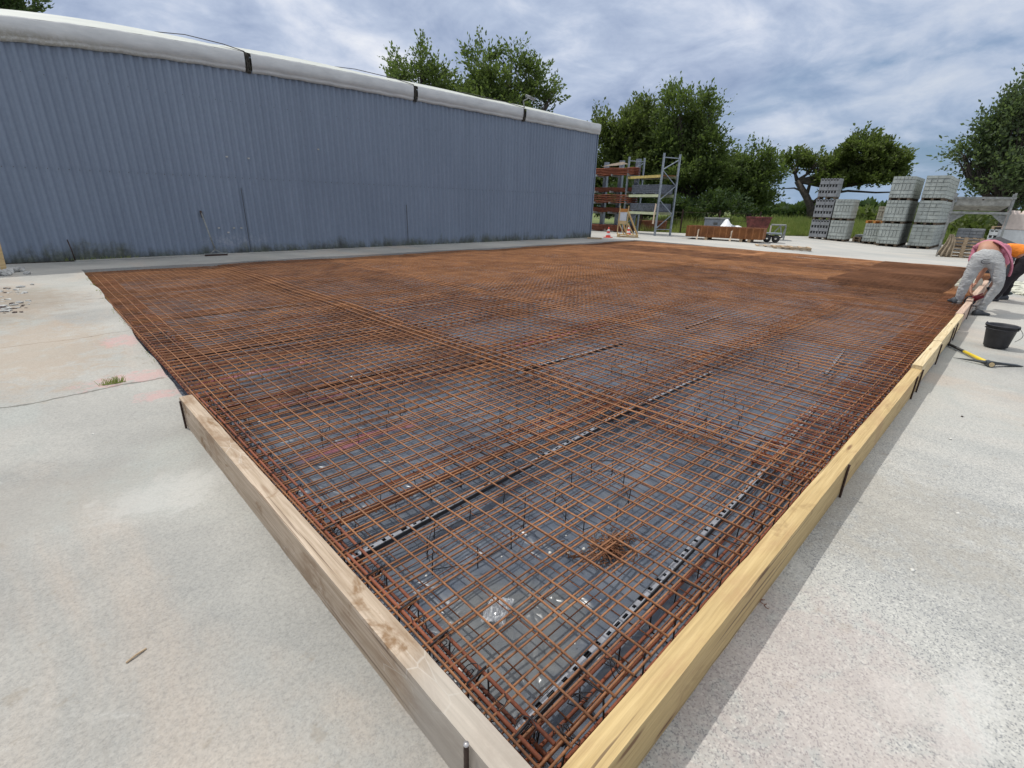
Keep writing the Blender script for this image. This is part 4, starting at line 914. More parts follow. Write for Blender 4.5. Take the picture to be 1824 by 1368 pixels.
MB().bb(xa+.04, xb-.035, -.31, -.27, z_t*.80, z_t*.90).build('crossbar', M['wood_orange'], af); MB().bb(xa+.04, xb-.035, -.31, -.27, z_t*.42, z_t*.52).build('crossbar', M['wood_new'], af)
MB().bb(xa+.05, xb-.05, -.30, -.285, z_t*.525, z_t*.795).build('white_panel', M['white_board'], af)
def cone(P, h_, label):
    t = empty('traffic_cone', P, label=label, cat='traffic cone', group='striped traffic cones by the timber frame'); r0 = h_*.21
    MB().bb(-r0*1.6, r0*1.6, -r0*1.6, r0*1.6, 0, .03).build('base', M['cone_red'], t, bevel=.01)
    for i in range(5):
        za, zb = .03+(h_-.03)*i/5, .03+(h_-.03)*(i+1)/5; ra, rb = r0*(1-i/5)+.018, r0*(1-(i+1)/5)+.018
        MB().lathe([(ra, za), (rb, zb)] + ([(.001, zb)] if i == 4 else []), 20).build('band', M['cone_white'] if i % 2 else M['cone_red'], t, smooth=True)
p1 = AT(1085, 22.9); cone(p1, loc(p1, 1086, 404.5)[1], 'striped cone standing alone by the shed corner'); p2 = AT(1121, 25.4); cone(p2, loc(p2, 1121, 401)[1], 'striped cone standing behind the timber frame')
# ---- long mesh stack with straps
P = AT(1287, 24.2); P.z = -.0; a_ = facing(P)
x0_, x1_ = loc(P, 1219, 424)[0], loc(P, 1357, 430)[0]
st = empty('mesh_stack', P, a_-.18, label='long low stack of rusty brown mesh sheets tied with pale straps', cat='mesh stack')
mb = MB(); hgt = .46
for k in range(26):
    z = .12 + hgt*k/26
    for y in (0., .55, 1.1): mb.bar((x0_, y, z), (x1_, y, z), .014)
n = 72
for k in range(n):
    x = x0_ + (x1_-x0_)*k/(n-1); mb.bb(x-.006, x+.006, -.02, 1.12, .12, .12+hgt-.005*(k % 3)); 
for k in range(12):
    x = x0_ + (x1_-x0_)*(k+.5)/12; mb.bb(x-.03, x+.03, -.026, -.012, .12, .12+hgt)
mb.build('mesh_sheets', M['rust_far'], st)
MB().bb(x0_+.03, x1_-.03, .05, 1.05, .13, .09+hgt).build('inner_sheets', M['rust_low'], st)
for x in (x0_+.9, x0_+2.35, x1_-.5): MB().bb(x-.06, x+.06, -.02, 1.0, 0, .115).build('bearer', M['wood_pallet'], st)
for x in (loc(P, 1243, 410)[0], loc(P, 1303, 415)[0]):
    MB().add([(x-.02, -.04, .42), (x+.05, -.04, .46), (x+.03, -.045, .25), (x-.01, -.045, .2), (x-.05, -.07, .02), (x+.04, -.10, .0)], [(0, 1, 2, 3), (3, 2, 5, 4)]).build('strap', M['strap'], st)
P = AT(1160, 30.5); a_ = facing(P); st = empty('mesh_stack', P, a_-.1, label='rusty mesh stack lying behind the pallet rack', cat='mesh stack')
mb = MB(); x0_, x1_ = loc(P, 1133, 400)[0], loc(P, 1185, 400)[0]
for k in range(26): x = x0_ + (x1_-x0_)*k/25; mb.bb(x-.02, x+.02, 0, 1.2, .06, .58)
mb.bb(x0_, x1_, .03, 1.15, .08, .5); mb.build('mesh_sheets', M['rust_low'], st)
MB().bb(x0_+.2, x1_-.2, .1, 1.0, 0, .06).build('bearer', M['wood_pallet'], st)
# ---- tank, skip, sheet, frame, trolley
P = AT(1275, 28.5); a_ = facing(P); tk = empty('water_tank', P, a_, label='grey plastic tank behind the long rusty mesh stack', cat='tank')
x0_, x1_ = loc(P, 1254, 400)[0], loc(P, 1297, 400)[0]; zt = loc(P, 1275, 389)[1]
MB().bb(x0_, x1_, 0, 1, 0, zt-.04).build('body', M['tank'], tk, bevel=.03); MB().bb(x0_-.03, x1_+.03, -.03, 1.03, zt-.04, zt+.03).build('rim', M['galv_dull'], tk)
MB().bb(x0_+.45, x0_+.65, -.015, .0, zt-.32, zt-.2).build('opening', M['void_shade'], tk); MB().bb((x0_+x1_)/2+.2, (x0_+x1_)/2+.24, -.02, .0, .05, zt-.05).build('seam', M['galv_dull'], tk)
P = AT(1305, 27.2); a_ = facing(P); z_a, z_b = loc(P, 1300, 404)[1], loc(P, 1305, 391)[1]
X, Y = np.meshgrid(np.linspace(-1, 1, 20), np.linspace(-1, 1, 12), indexing='ij')
Z = z_a*.6 + (z_b-z_a*.6)*np.exp(-((X+.45)**2*4+Y**2*2)) + .28*np.exp(-((X-.5)**2*8+Y**2*2)) + .03*np.sin(9*X+5*Y)
o = MB().grid(X*.62, Y*.5, Z).build('white_sheet', M['white_sheet'], smooth=True); o.location = P; o.rotation_euler[2] = a_; tag(o, 'crumpled white plastic sheet heaped behind the rusty mesh stack', 'plastic sheet')
o = MB().blob((0, 0, .3), (.5, .4, .3), 5, 2, .2).build('waste_heap', M['tank'], smooth=True); o.location = P; tag(o, 'dark heap under the crumpled white sheet', 'heap')
P = AT(1350, 28.5); a_ = facing(P); sk = empty('waste_skip', P, a_, label='worn red steel skip in front of the meadow', cat='skip')
x0_, x1_ = loc(P, 1331, 400)[0], loc(P, 1369, 400)[0]; zt = loc(P, 1350, 387)[1]; mb = MB()
v = [(x0_, 0, zt*.48), (x1_, 0, zt*.48), (x1_, 1.2, zt*.48), (x0_, 1.2, zt*.48), (x0_-.1, -.08, zt), (x1_+.1, -.08, zt), (x1_+.1, 1.28, zt), (x0_-.1, 1.28, zt)]
mb.add(v, [(0, 1, 5, 4), (1, 2, 6, 5), (2, 3, 7, 6), (3, 0, 4, 7)]).build('upper_shell', M['skip'], sk)
MB().add([(x0_+.2, .1, 0), (x1_-.2, .1, 0), (x1_-.2, 1.1, 0), (x0_+.2, 1.1, 0)] + v[:4], [(0, 1, 5, 4), (1, 2, 6, 5), (2, 3, 7, 6), (3, 0, 4, 7), (0, 3, 2, 1)]).build('lower_shell', M['skip_g'], sk)
for k in range(4): x = x0_+.15+k*(x1_-x0_-.3)/3; MB().bar((x, -.03, zt*.5), (x, -.1, zt-.05), .06).build('rib', M['skip'], sk)
MB().bar((x0_-.12, -.09, zt), (x1_+.12, -.09, zt), .07).build('rim', M['skip'], sk)
P = AT(1385, 27.2); a_ = facing(P); fr = empty('trestle', P, a_, label='grey steel trestle frame right of the red skip', cat='frame')
x0_, x1_ = loc(P, 1372, 410)[0], loc(P, 1399, 410)[0]; zt = loc(P, 1385, 402)[1]
for x in (x0_, x1_):
    MB().bar((x, 0, 0), (x, 0, zt), .06).build('leg', M['lego_p'] if x == x0_ else M['galv_dull'], fr); MB().bar((x, .9, 0), (x, .9, zt), .06).build('leg', M['galv_dull'], fr)
MB().bb(x0_, x1_, -.03, .93, zt, zt+.05).build('top_plate', M['galv_dull'], fr)
MB().bar((x0_, .02, .1), (x0_+.4, .02, zt), .05).bar((x0_+.4, .02, zt), (x0_+.55, .02, .1), .05).bar((x0_+.55, .02, .1), (x1_, .02, zt), .05).build('brace', M['galv_dull'], fr)
P = AT(1375, 25.0); a_ = facing(P); tr = empty('hand_trolley', P, a_, label='low black wheeled trolley at the right end of the mesh stack', cat='trolley')
x0_, x1_ = loc(P, 1357, 425)[0], loc(P, 1391, 425)[0]; zt = .36
MB().bb(x0_, x1_, 0, .6, zt, zt+.05).build('platform', M['galv'], tr); MB().bar((x0_, .3, zt-.05), (x1_, .3, zt-.15), .08).build('chassis', M['stake'], tr)
for x in (x0_+.2, x1_-.2):
    for y in (.05, .55):
        w_ = MB().lathe([(.05, -.04), (.15, -.04), (.16, 0), (.15, .04), (.05, .04)], 16).build('wheel', M['handle_k'], tr, smooth=True); w_.location = (x, y, .16); w_.rotation_euler = (math.pi/2, 0, 0)
for k, (px, w_, lb) in enumerate(((1385, 1.3, 'flat pallet board lying left in front of the trolley'), (1418, 1.3, 'flat pallet lying on the concrete right in front of the trolley'))):
    P = AT(px, 22.9-.3*k); o = pallet('pallet', w_, .9, M['wood_pallet']); o.scale[2] = .8 if k else .4; o.location = (P.x, P.y, P.z+.002); o.rotation_euler[2] = facing(P)+.1; tag(o, lb, 'pallet')
o = MB().bb(-.3, .3, -.1, .1, 0, .06).build('timber_offcut', M['wood_pallet']); pp = AT(1061, 21.6); o.location = pp; o.rotation_euler[2] = facing(pp); tag(o, 'short timber offcut lying by the shed corner', 'timber')
# ---- wire fence along the meadow
fc = empty('wire_fence', (0, 0, 0), label='dark thin wire fence along the edge of the meadow', cat='fence'); fp = []
for (x, y) in ((23.6, 21), (24.6, 17.8), (25.3, 15.6), (26.1, 13.5), (27.0, 11.8), (29.0, 10.4)):
    z = gz(y); MB().bb(x-.03, x+.03, y-.03, y+.03, z, z+1.25).build('post', M['stake'], fc); fp.append((x, y, z))
mb = MB()
for h_ in (.3, .7, 1.1): mb.tube([(x+.035, y, z+h_) for x, y, z in fp], .006, 4)
mb.build('wires', M['stake'], fc)

# ================================================================== VEGETATION
def leaves(mb, P, D, size):
    """one leaf-shaped face per point"""
    n = len(P); up = rng.normal(0, 1, (n, 3)); D = D + rng.normal(0, .55, (n, 3)); D /= np.linalg.norm(D, axis=1)[:, None]+1e-9
    S = np.cross(D, up); S /= np.linalg.norm(S, axis=1)[:, None]+1e-9; s = size*rng.uniform(.45, 1.45, (n, 1))
    v = np.stack([P, P + D*s*.5 + S*s*.27, P + D*s, P + D*s*.5 - S*s*.27], 1).reshape(-1, 3)
    mb.add(v, [(4*i, 4*i+1, 4*i+2, 4*i+3) for i in range(n)])
def tree(name, base, blobs, ntwig, lsize, m, trunk_r, label, group=None, tl=(.5, 1.1), per=11, trunk=None, droop=0., shell=.55, cat='tree'):
    """blobs: (centre, radii) in world space; twigs with leaves fill them"""
    t = empty(name, base, label=label, cat=cat, group=group)
    base = Vector(base); mb = MB(); bmk = MB()
    vol = np.array([r_[0]*r_[1]*r_[2] for _, r_ in blobs])**.75; vol /= vol.sum()
    fork = trunk or [Vector((0, 0, 0)), Vector((0, 0, .35*(np.mean([c[2] for c, _ in blobs])-base.z)))]
    bmk.tube(fork, np.linspace(trunk_r, trunk_r*.7, len(fork)), 8)
    for (c, r_), pv in zip(blobs, vol):
        c = np.array(c) - np.array(base); r_ = np.array(r_); n = int(ntwig*pv)
        f0 = np.array(fork[-1]); mid = (f0+c)/2 + np.array([0, 0, -.12*np.linalg.norm(c-f0)])
        bmk.tube([f0, mid, c], [trunk_r*.5, trunk_r*.34, trunk_r*.15], 6)
        ns = 11; su = rng.normal(0, 1, (ns, 3)); su /= np.linalg.norm(su, axis=1)[:, None]
        sc = c + su*rng.uniform(.35, .95, (ns, 1))*r_; sr = rng.uniform(.24, .52, (ns, 1))*r_; who = rng.integers(0, ns, n)
        u = rng.normal(0, 1, (n, 3)); u /= np.linalg.norm(u, axis=1)[:, None]; rad = rng.uniform(shell**3, 1, (n, 1))**(1/3)
        P0 = sc[who] + u*rad*sr[who]; u = P0 - c; u = u/(np.linalg.norm(u, axis=1)[:, None]+1e-6)
        for q in range(ns): bmk.tube([mid, (mid+sc[q])/2 + rng.normal(0, .12, 3), sc[q]], [trunk_r*.2, trunk_r*.12, trunk_r*.04], 5)
        dr = u*np.array([1, 1, .6]) + np.array([0, 0, .75-droop]) + rng.normal(0, .3, (n, 3)); dr /= np.linalg.norm(dr, axis=1)[:, None]
        Lg = rng.uniform(tl[0], tl[1], (n, 1)); Ps, Ds = [], []
        for k in range(per):
            f = (k+.5)/per; Ps.append(P0 + dr*Lg*f + rng.normal(0, lsize*.35, (n, 3))*(1.3-f)); Ds.append(dr)
        leaves(mb, np.concatenate(Ps), np.concatenate(Ds), lsize)
        for q in range(0, n, 6): bmk.tube([P0[q], P0[q]+dr[q]*Lg[q]*.95], [.012, .004], 3, False)
    mb.build('crown', m, t); bmk.build('trunk', M['bark'], t, smooth=True); return t
def BL(dist, spec):
    """spec: (px, py, rx_px, ry_px) -> world blobs at that horizontal distance"""
    out = []
    for px, py, rx, ry in spec:
        P = AT(px, dist); c = J(P, px, py); a = J(P, px+rx, py); b_ = J(P, px, py-ry); R1, R2 = (a-c).length, (b_-c).length
        out.append((tuple(c), (R1, R1*.9, R2)))
    return out
tree('tree', AT(750, 36), BL(36, [(745, 170, 46, 38), (718, 128, 20, 26), (752, 112, 16, 22), (780, 140, 24, 22), (800, 170, 30, 28), (765, 200, 60, 30)]), 1150, .20, M['leaf'], .3, 'tree with spiky open top behind the shed roof, the left of two', tl=(.5, 1.3), per=11)
tree('tree', AT(890, 35), BL(35, [(885, 165, 55, 36), (858, 112, 20, 26), (912, 112, 18, 24), (950, 145, 30, 30), (845, 172, 32, 32), (980, 172, 16, 14), (900, 195, 80, 30)]), 1700, .20, M['leaf'], .35, 'broad tree behind the shed roof, the right of two', tl=(.5, 1.3), per=11)
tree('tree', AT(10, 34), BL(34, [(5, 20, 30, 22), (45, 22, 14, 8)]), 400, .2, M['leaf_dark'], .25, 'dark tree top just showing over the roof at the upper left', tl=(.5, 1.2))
tree('tree', AT(1120, 40), BL(40, [(1110, 250, 62, 62), (1075, 260, 34, 50), (1150, 225, 34, 38), (1120, 330, 75, 45), (1070, 320, 40, 60), (1130, 290, 60, 45), (1175, 300, 30, 50)]), 4600, .21, M['leaf_olive'], .35, 'dense dark green tree just right of the shed corner', tl=(.5, 1.1), shell=.4)
tree('tree', AT(1225, 38), BL(38, [(1215, 250, 45, 60), (1205, 200, 26, 26), (1255, 205, 30, 30), (1260, 260, 34, 50), (1220, 330, 70, 50), (1275, 300, 36, 36), (1195, 285, 40, 50)]), 4400, .20, M['leaf'], .35, 'tall tree with two feathery tops behind the pallet rack', tl=(.6, 1.5), shell=.4)
tree('tree', AT(1330, 40), BL(40, [(1335, 300, 38, 34), (1305, 325, 40, 40), (1365, 315, 26, 24), (1330, 345, 60, 28)]), 2200, .20, M['leaf'], .28, 'lower rounded tree at the right end of the dark tree group', tl=(.5, 1.2), shell=.4)
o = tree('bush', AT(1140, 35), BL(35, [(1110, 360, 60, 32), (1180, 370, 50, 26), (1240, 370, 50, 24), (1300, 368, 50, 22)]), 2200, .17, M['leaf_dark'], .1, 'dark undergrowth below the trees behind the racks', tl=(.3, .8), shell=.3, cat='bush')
B6 = AT(1447, 50); B6.z = -.1
tk_ = [Vector((0, 0, 0))] + [J(B6, px, py)-B6 for px, py in ((1444, 368), (1436, 350), (1420, 322))]
T6 = BL(50, [(1530, 278, 52, 26), (1485, 292, 34, 26), (1570, 272, 30, 20), (1595, 292, 26, 16), (1540, 305, 60, 22), (1455, 290, 22, 14), (1415, 292, 26, 14), (1480, 322, 26, 18), (1505, 322, 42, 16), (1562, 318, 44, 16)])
t6 = tree('tree', B6, T6, 3200, .24, M['leaf_olive'], .34, 'wide leaning tree with a bent bare trunk behind the block stacks', tl=(.5, 1.1), trunk=tk_, shell=.35)
mb = MB(); q0 = J(B6, 1447, 362)-B6
for pts_, r0 in (([(1447, 362), (1462, 350), (1478, 345), (1510, 340), (1560, 343), (1600, 342)], .15), ([(1432, 342), (1415, 335), (1395, 336)], .10), ([(1436, 350), (1445, 320), (1460, 300)], .16), ([(1466, 348), (1480, 320), (1500, 300), (1530, 285)], .18)):
    V_ = [J(B6, *p)-B6 for p in pts_]; mb.tube(V_, np.linspace(r0, r0*.3, len(V_)), 7)
mb.build('limb', M['bark'], t6, smooth=True)
tree('tree', AT(1790, 36), BL(36, [(1800, 230, 40, 60), (1760, 260, 32, 44), (1830, 180, 24, 40), (1850, 240, 40, 70), (1735, 290, 22, 34), (1780, 320, 50, 36), (1830, 330, 40, 50), (1717, 275, 12, 18)]), 1700, .17, M['leaf_grey'], .35, 'tall grey green tree at the right edge behind the hopper', tl=(.6, 1.3), shell=.35)
# distant hedges: far-off wood that reads as one mass
def hedge(px0, px1, dist, pyt, n, m, lsize, label):
    mb = MB(); P_, D_ = [], []
    for k in range(n):
        px = rnd.uniform(px0, px1); P = AT(px, dist+rnd.uniform(-4, 4)); top = J(P, px, pyt + 4*math.sin(px*.06)+3*math.sin(px*.17+1)).z
        z = P.z + (top-P.z)*rnd.random()**.6; P_.append((P.x, P.y, z)); D_.append((rnd.gauss(0, .4), rnd.gauss(0, .4), .8))
    leaves(mb, np.array(P_), np.array(D_), lsize); mb.build('hedge', m, kind='stuff', label=label, cat='hedge')
hedge(1300, 1720, 95, 370, 7000, M['leaf_dark'], .9, 'distant dark green hedge line across the meadow')
hedge(1520, 1840, 60, 378, 5000, M['leaf_olive'], .5, 'nearer green bushes beyond the block stacks')
hedge(1660, 1830, 48, 386, 3000, M['leaf_olive'], .35, 'green bushes seen through the hopper legs')
hedge(1360, 1530, 160, 366, 2500, M['leaf'], 1.2, 'far wooded skyline beyond the meadow')
# tall meadow grass
mb = MB(); vs, fs = [], []
def epos():
    k = rnd.choices(range(2, 7), weights=(3, 3, 5, 6, 6))[0]; u = rnd.random(); x = edge[k][0]+(edge[k+1][0]-edge[k][0])*u; y = edge[k][1]+(edge[k+1][1]-edge[k][1])*u
    s_ = rnd.random()**1.5*26; nx_, ny_ = .92, .38; return x+nx_*s_, y+ny_*s_, s_
n = 42000; V_ = np.zeros((n*3, 3))
for k in range(n):
    x, y, s_ = epos(); L = rnd.uniform(.3, 1.0)*min(1, .45+s_*.5)*(.75+.45*math.sin(x*1.3)*math.sin(y*1.7)); z = gz(min(y, 20)); w_ = .016+.0022*s_; a = rnd.uniform(0, 3.14); dx, dy = rnd.gauss(0, .18)*L, rnd.gauss(0, .18)*L
    V_[3*k] = (x-w_*math.cos(a), y-w_*math.sin(a), z); V_[3*k+1] = (x+w_*math.cos(a), y+w_*math.sin(a), z); V_[3*k+2] = (x+dx, y+dy, z+L)
mb.add(V_, [(3*k, 3*k+1, 3*k+2) for k in range(n)]); mb.build('tall_grass', M['grass'], kind='stuff', label='tall yellow green grass at the edge of the meadow', cat='grass')

# ================================================================== PEOPLE
def skin(name, chains, m, parent=None, sub=2, **kw):
    """chains: list of polylines [(Vector, rx, ry)], sharing coordinates where they meet; first vertex is the root"""
    vs, rs, es, key = [], [], [], {}
    for ch in chains:
        prev = None
        for p, rx, ry in ch:
            k = tuple(round(c, 4) for c in p)
            if k not in key: key[k] = len(vs); vs.append(tuple(p)); rs.append((rx, ry))
            i = key[k]
            if prev is not None and prev != i: es.append((prev, i))
            prev = i
    me = bpy.data.meshes.new(name); me.from_pydata(vs, es, []); me.materials.append(m)
    o = bpy.data.objects.new(name, me); col.objects.link(o)
    md = o.modifiers.new('skin', 'SKIN'); md.use_smooth_shade = True
    for i, r_ in enumerate(rs): me.skin_vertices[0].data[i].radius = r_
    me.skin_vertices[0].data[0].use_root = True
    s = o.modifiers.new('sub', 'SUBSURF'); s.levels = s.render_levels = sub
    if name in ('trousers', 'shirt'):
        s.levels = s.render_levels = 3; tx = bpy.data.textures.new('folds', 'CLOUDS'); tx.noise_scale = .075; tx.noise_depth = 1
        dm = o.modifiers.new('folds', 'DISPLACE'); dm.texture = tx; dm.strength = .024; dm.mid_level = .5; dm.texture_coords = 'GLOBAL'
    if parent is not None: o.parent = parent
    return tag(o, **kw)
def cloth(name, c, wr=.5):
    def fn(t, b, O, P, rn, m):
        n = t.noise(t.scalev(P, (1, 1, 2.6)), 7, 4, .55, 2.2); n2 = t.noise(P, 4, 4, .6)
        t.put(b.inputs['Base Color'], t.ramp(n2, [(.35, tuple(x*.82 for x in c)), (.65, tuple(min(1, x*1.08) for x in c))])); b.inputs['Roughness'].default_value = .9
        t.put(b.inputs['Normal'], t.bump(n, wr, .03))
    return mat(name, fn)
MS = simple('skin', (.44, .22, .14), .55, 0, .08, 10, .05); M_tr = cloth('light_grey_trousers', (.44, .445, .44), 1.); M_pk = cloth('pink_shirt', (.58, .20, .27)); M_or = cloth('orange_shirt', (.95, .27, .03)); M_bk = cloth('black_trousers', (.018, .015, .02)); M_cap = simple('dark_cap', (.03, .03, .035), .8); M_shoe = simple('grey_boot', (.055, .06, .068), .7); M_glove = simple('pale_glove', (.55, .54, .44), .8); M_belt = simple('tan_waistband', (.42, .27, .13), .8)
def hand(wrist, dirv, m, parent, sz=1., side=1):
    """palm, four curled fingers and a thumb as one skinned mesh"""
    w_ = Vector(wrist); d_ = Vector(dirv).normalized(); s_ = d_.cross(Vector((0, 0, 1)));
    if s_.length < .1: s_ = Vector((0, 1, 0))
    s_.normalize(); n_ = s_.cross(d_)
    palm = w_ + d_*.05*sz; ch = [[(w_, .024*sz, .020*sz), (palm, .034*sz, .016*sz)]]
    for k in range(4):
        o_ = s_*(.027-.018*k)*sz; L = (.9, 1, .95, .78)[k]*sz; a = palm + d_*.03*sz + o_
        ch.append([(palm, .034*sz, .016*sz), (a, .010*sz, .010*sz), (a+d_*.032*L+n_*.006*sz, .009*sz, .009*sz), (a+d_*.052*L+n_*.026*sz, .0085*sz, .0085*sz), (a+d_*.050*L+n_*.045*sz, .007*sz, .007*sz)])
    b_ = w_ + d_*.02*sz + s_*.03*sz*side
    ch.append([(w_, .024*sz, .020*sz), (b_, .012*sz, .012*sz), (b_+d_*.03*sz+s_*.014*sz*side+n_*.015*sz, .010*sz, .010*sz), (b_+d_*.052*sz+s_*.006*sz*side+n_*.032*sz, .008*sz, .008*sz)])
    return ch
def shoe(heel, toe, parent, z):
    h_, t_ = Vector(heel), Vector(toe); d_ = (t_-h_).normalized(); s_ = Vector((-d_.y, d_.x, 0)); L = (t_-h_).length; mb = MB(); n = 12; rows = []
    for i, (u, w_, hh) in enumerate(((-.04, .028, .03), (0, .036, .075), (.18, .040, .105), (.38, .038, .095), (.6, .044, .062), (.8, .046, .048), (.95, .034, .038), (1.02, .014, .02))):
        for k in range(n):
            a = 2*math.pi*k/n; y = math.cos(a)*w_; zz = max(-.0, .5+.5*math.sin(a))*hh; p = h_+d_*L*u+s_*y; rows.append((p.x, p.y, z+zz))
    mb.add(rows, [(i*n+k, i*n+(k+1) % n, (i+1)*n+(k+1) % n, (i+1)*n+k) for i in range(7) for k in range(n)] + [tuple(range(n))[::-1], tuple(7*n+k for k in range(n))])
    mb.build('boot', M_shoe, parent, smooth=True)
# --- worker 1 : bent double with his back to us, one foot on each side of the board
W1 = Vector((10.2, -.12, -.2)); j = lambda px, py, dd=0.: J(W1, px, py, dd)
sR, sL = (1.75, 1.75)
hipL, hipR, pel = j(1741, 466), j(1776, 470), j(1759, 455)
kneeL, kneeR = j(1719, 507, -.05), j(1779, 508, -.05); ankL, ankR = j(1704, 540, -.02), j(1747, 549, .02)
waist = j(1762, 438, .10); chest = waist + Vector((.42, .0, -.04)); neck = chest + Vector((.14, .0, -.06)); headc = neck + Vector((.15, .02, -.10))
shL, shR = chest + Vector((.06, .15, -.05)), chest + Vector((.06, -.20, -.06))
tool = j(1737, 531, .12); elL = shL + Vector((.02, .02, -.30)); elR = shR + Vector((-.05, -.02, -.30))
hdL = Vector(tool) + Vector((.02, .08, .09)); hdR = Vector(tool) + Vector((0, -.10, .10))
elL = shL.lerp(hdL, .5)+Vector((.07, .06, .02)); elR = shR.lerp(hdR, .5)+Vector((.02, -.07, .02))
arm = lambda a, e, h_: [(chest, .15, .12), (a, .06, .06), (a.lerp(e, .5), .048, .048), (e, .042, .042), (e.lerp(h_, .45), .038, .038), (h_, .025, .023)]
body = [[(pel, .12, .11), (waist, .13, .105), (waist.lerp(chest, .5), .145, .11), (chest, .15, .12), (neck, .065, .065), (neck.lerp(headc, .45), .075, .08), (headc, .095, .088), (headc+Vector((.05, .0, -.08)), .075, .07), (headc+Vector((.06, .0, -.13)), .045, .045)],
        [(pel, .12, .11), (hipL, .07, .07), (kneeL, .05, .05), (ankL, .034, .034)], [(pel, .12, .11), (hipR, .07, .07), (kneeR, .05, .05), (ankR, .034, .034)],
        arm(shL, elL, hdL), arm(shR, elR, hdR), [(headc+Vector((.05, .0, -.08)), .075, .07), (headc+Vector((.125, 0, -.08)), .018, .018)], [(headc, .095, .088), (headc+Vector((0, .09, -.02)), .018, .03)], [(headc, .095, .088), (headc+Vector((0, -.09, -.02)), .018, .03)]]
w1 = skin('person', body + hand(hdL, (.0, -.25, -.6), MS, None, .95, 1) + hand(hdR, (.0, .25, -.6), MS, None, .95, -1), MS, label='person in light grey trousers and pink shirt bent double over the board', cat='person', group='two workers bent over the formwork')
def leg(h_, k_, a_, big=.100, kn=.070, an=.058):
    return [(pel_, .165, .145), (h_, big*1.12, big*1.12), (h_.lerp(k_, .5), big*.92, big*.95), (k_, kn, kn), (k_.lerp(a_, .35), kn*1.02, kn*1.02), (k_.lerp(a_, .8), an, an), (a_, an*.98, an*.98)]
pel_ = pel + Vector((.03, 0, .0))
skin('trousers', [[(pel_, .165, .145), (pel_.lerp(waist, .8)+Vector((0, 0, -.015)), .165, .115)], leg(hipL, kneeL, ankL+Vector((0, 0, .01))), leg(hipR, kneeR, ankR+Vector((0, 0, .01)))], M_tr, w1, 3)
# hems bunched over the boots, waistband, back pocket
for a_ in (ankL, ankR):
    for q in range(3): MB().lathe([(.058, -.012), (.072, 0), (.060, .013)], 18, (a_.x, a_.y, a_.z+.022*q-.012)).build('trouser_hem', M_tr, w1, smooth=True)
mb = MB(); c_ = pel_.lerp(waist, .95)
V_ = [c_ + Vector((.015*math.cos(a), .0, 0)) + Vector((-.10*math.cos(a)*.6, .178*math.sin(a), .055+.055*math.cos(a)*.3)) for a in np.linspace(-1.35, 1.35, 16)]
skin('shirt', [[(waist+Vector((.12, 0, .005)), .15, .108), (waist.lerp(chest, .6), .165, .12), (chest, .165, .125), (neck+Vector((-.02, 0, 0)), .085, .08)], [(chest, .165, .125), (shL, .085, .085), (shL.lerp(elL, .75), .068, .068)], [(chest, .165, .125), (shR, .085, .085), (shR.lerp(elR, .75), .068, .068)]], M_pk, w1, 2)
# loose shirt side hanging down on the right
h0, h1, h2, h3 = j(1776, 433, .02), j(1795, 452, .0), j(1800, 478, .02), j(1793, 488, .1)
X = []; path = [j(1768, 430, .08), j(1786, 437, .03), j(1797, 452, .02), j(1802, 470, .03), j(1799, 484, .05), j(1795, 492, .08)]
g_ = np.array([[tuple(p + Vector((.28*u, .012*math.sin(9*u+i), -.03*u))) for u in np.linspace(0, 1, 9)] for i, p in enumerate(path)])
o = MB().grid(g_[:, :, 0], g_[:, :, 1], g_[:, :, 2]).build('shirt_tail', M_pk, w1, smooth=True); md = o.modifiers.new('s', 'SOLIDIFY'); md.thickness = .02; md = o.modifiers.new('u', 'SUBSURF'); md.levels = md.render_levels = 2
skin('hair', [[(headc+Vector((-.03, 0, .03)), .095, .085), (headc+Vector((.03, 0, .02)), .09, .08)]], M_cap, w1)
mb = MB(); pc = j(1757, 465, -.20); pts = [j(1752+7*math.cos(a)*1.3+5, 466+4.2*math.sin(a), -.155) for a in np.linspace(.6, 5.6, 12)]
skinless = MB().tube(pts, .0045, 5).build('pocket_stitching', M_cap, w1, smooth=True)
shoe(ankL + Vector((-.07, .02, 0)), ankL + Vector((.13, .11, 0)), w1, -.052); 
shoe(ankR + Vector((-.10, .06, 0)), ankR + Vector((.10, -.12, 0)), w1, -.2)
# --- worker 2 behind him
W2 = Vector((12.3, -.6, -.2)); j = lambda px, py, dd=0.: J(W2, px, py, dd)
pel = j(1829, 461); hipL, hipR = j(1820, 474, .12), j(1826, 472, -.08); kneeR = j(1795, 500, -.05); ankR = j(1771, 533, -.02); kneeL = j(1800, 498, .25); ankL = j(1790, 526, .4)
waist = j(1818, 447); chest = j(1790, 441, .02); neck = j(1772, 444, .02); headc = j(1756, 446, .03)
tool2 = j(1741, 512, .0); shL, shR = j(1780, 448, .2), j(1780, 448, -.14); hdR = j(1738, 503, .12); elR = j(1752, 482, .1); hdL = j(1741, 507, .3); elL = j(1748, 480, .3)
body = [[(pel, .12, .11), (waist, .13, .105), (waist.lerp(chest, .5), .145, .11), (chest, .15, .12), (neck, .065, .065), (neck.lerp(headc, .5), .075, .08), (headc, .095, .09), (headc + (headc-neck)*.6 + Vector((0, 0, -.05)), .07, .07)],
        [(pel, .12, .11), (hipL, .07, .07), (kneeL, .05, .05), (ankL, .034, .034)], [(pel, .12, .11), (hipR, .07, .07), (kneeR, .05, .05), (ankR, .034, .034)], arm(shL, elL, hdL), arm(shR, elR, hdR)]
w2 = skin('person', body + hand(hdL, (-.2, .2, -.6), MS, None, .95, 1) + hand(hdR, (-.2, .2, -.6), MS, None, .95, -1), MS, label='person in black trousers and bright orange shirt stooping behind the other worker', cat='person', group='two workers bent over the formwork')
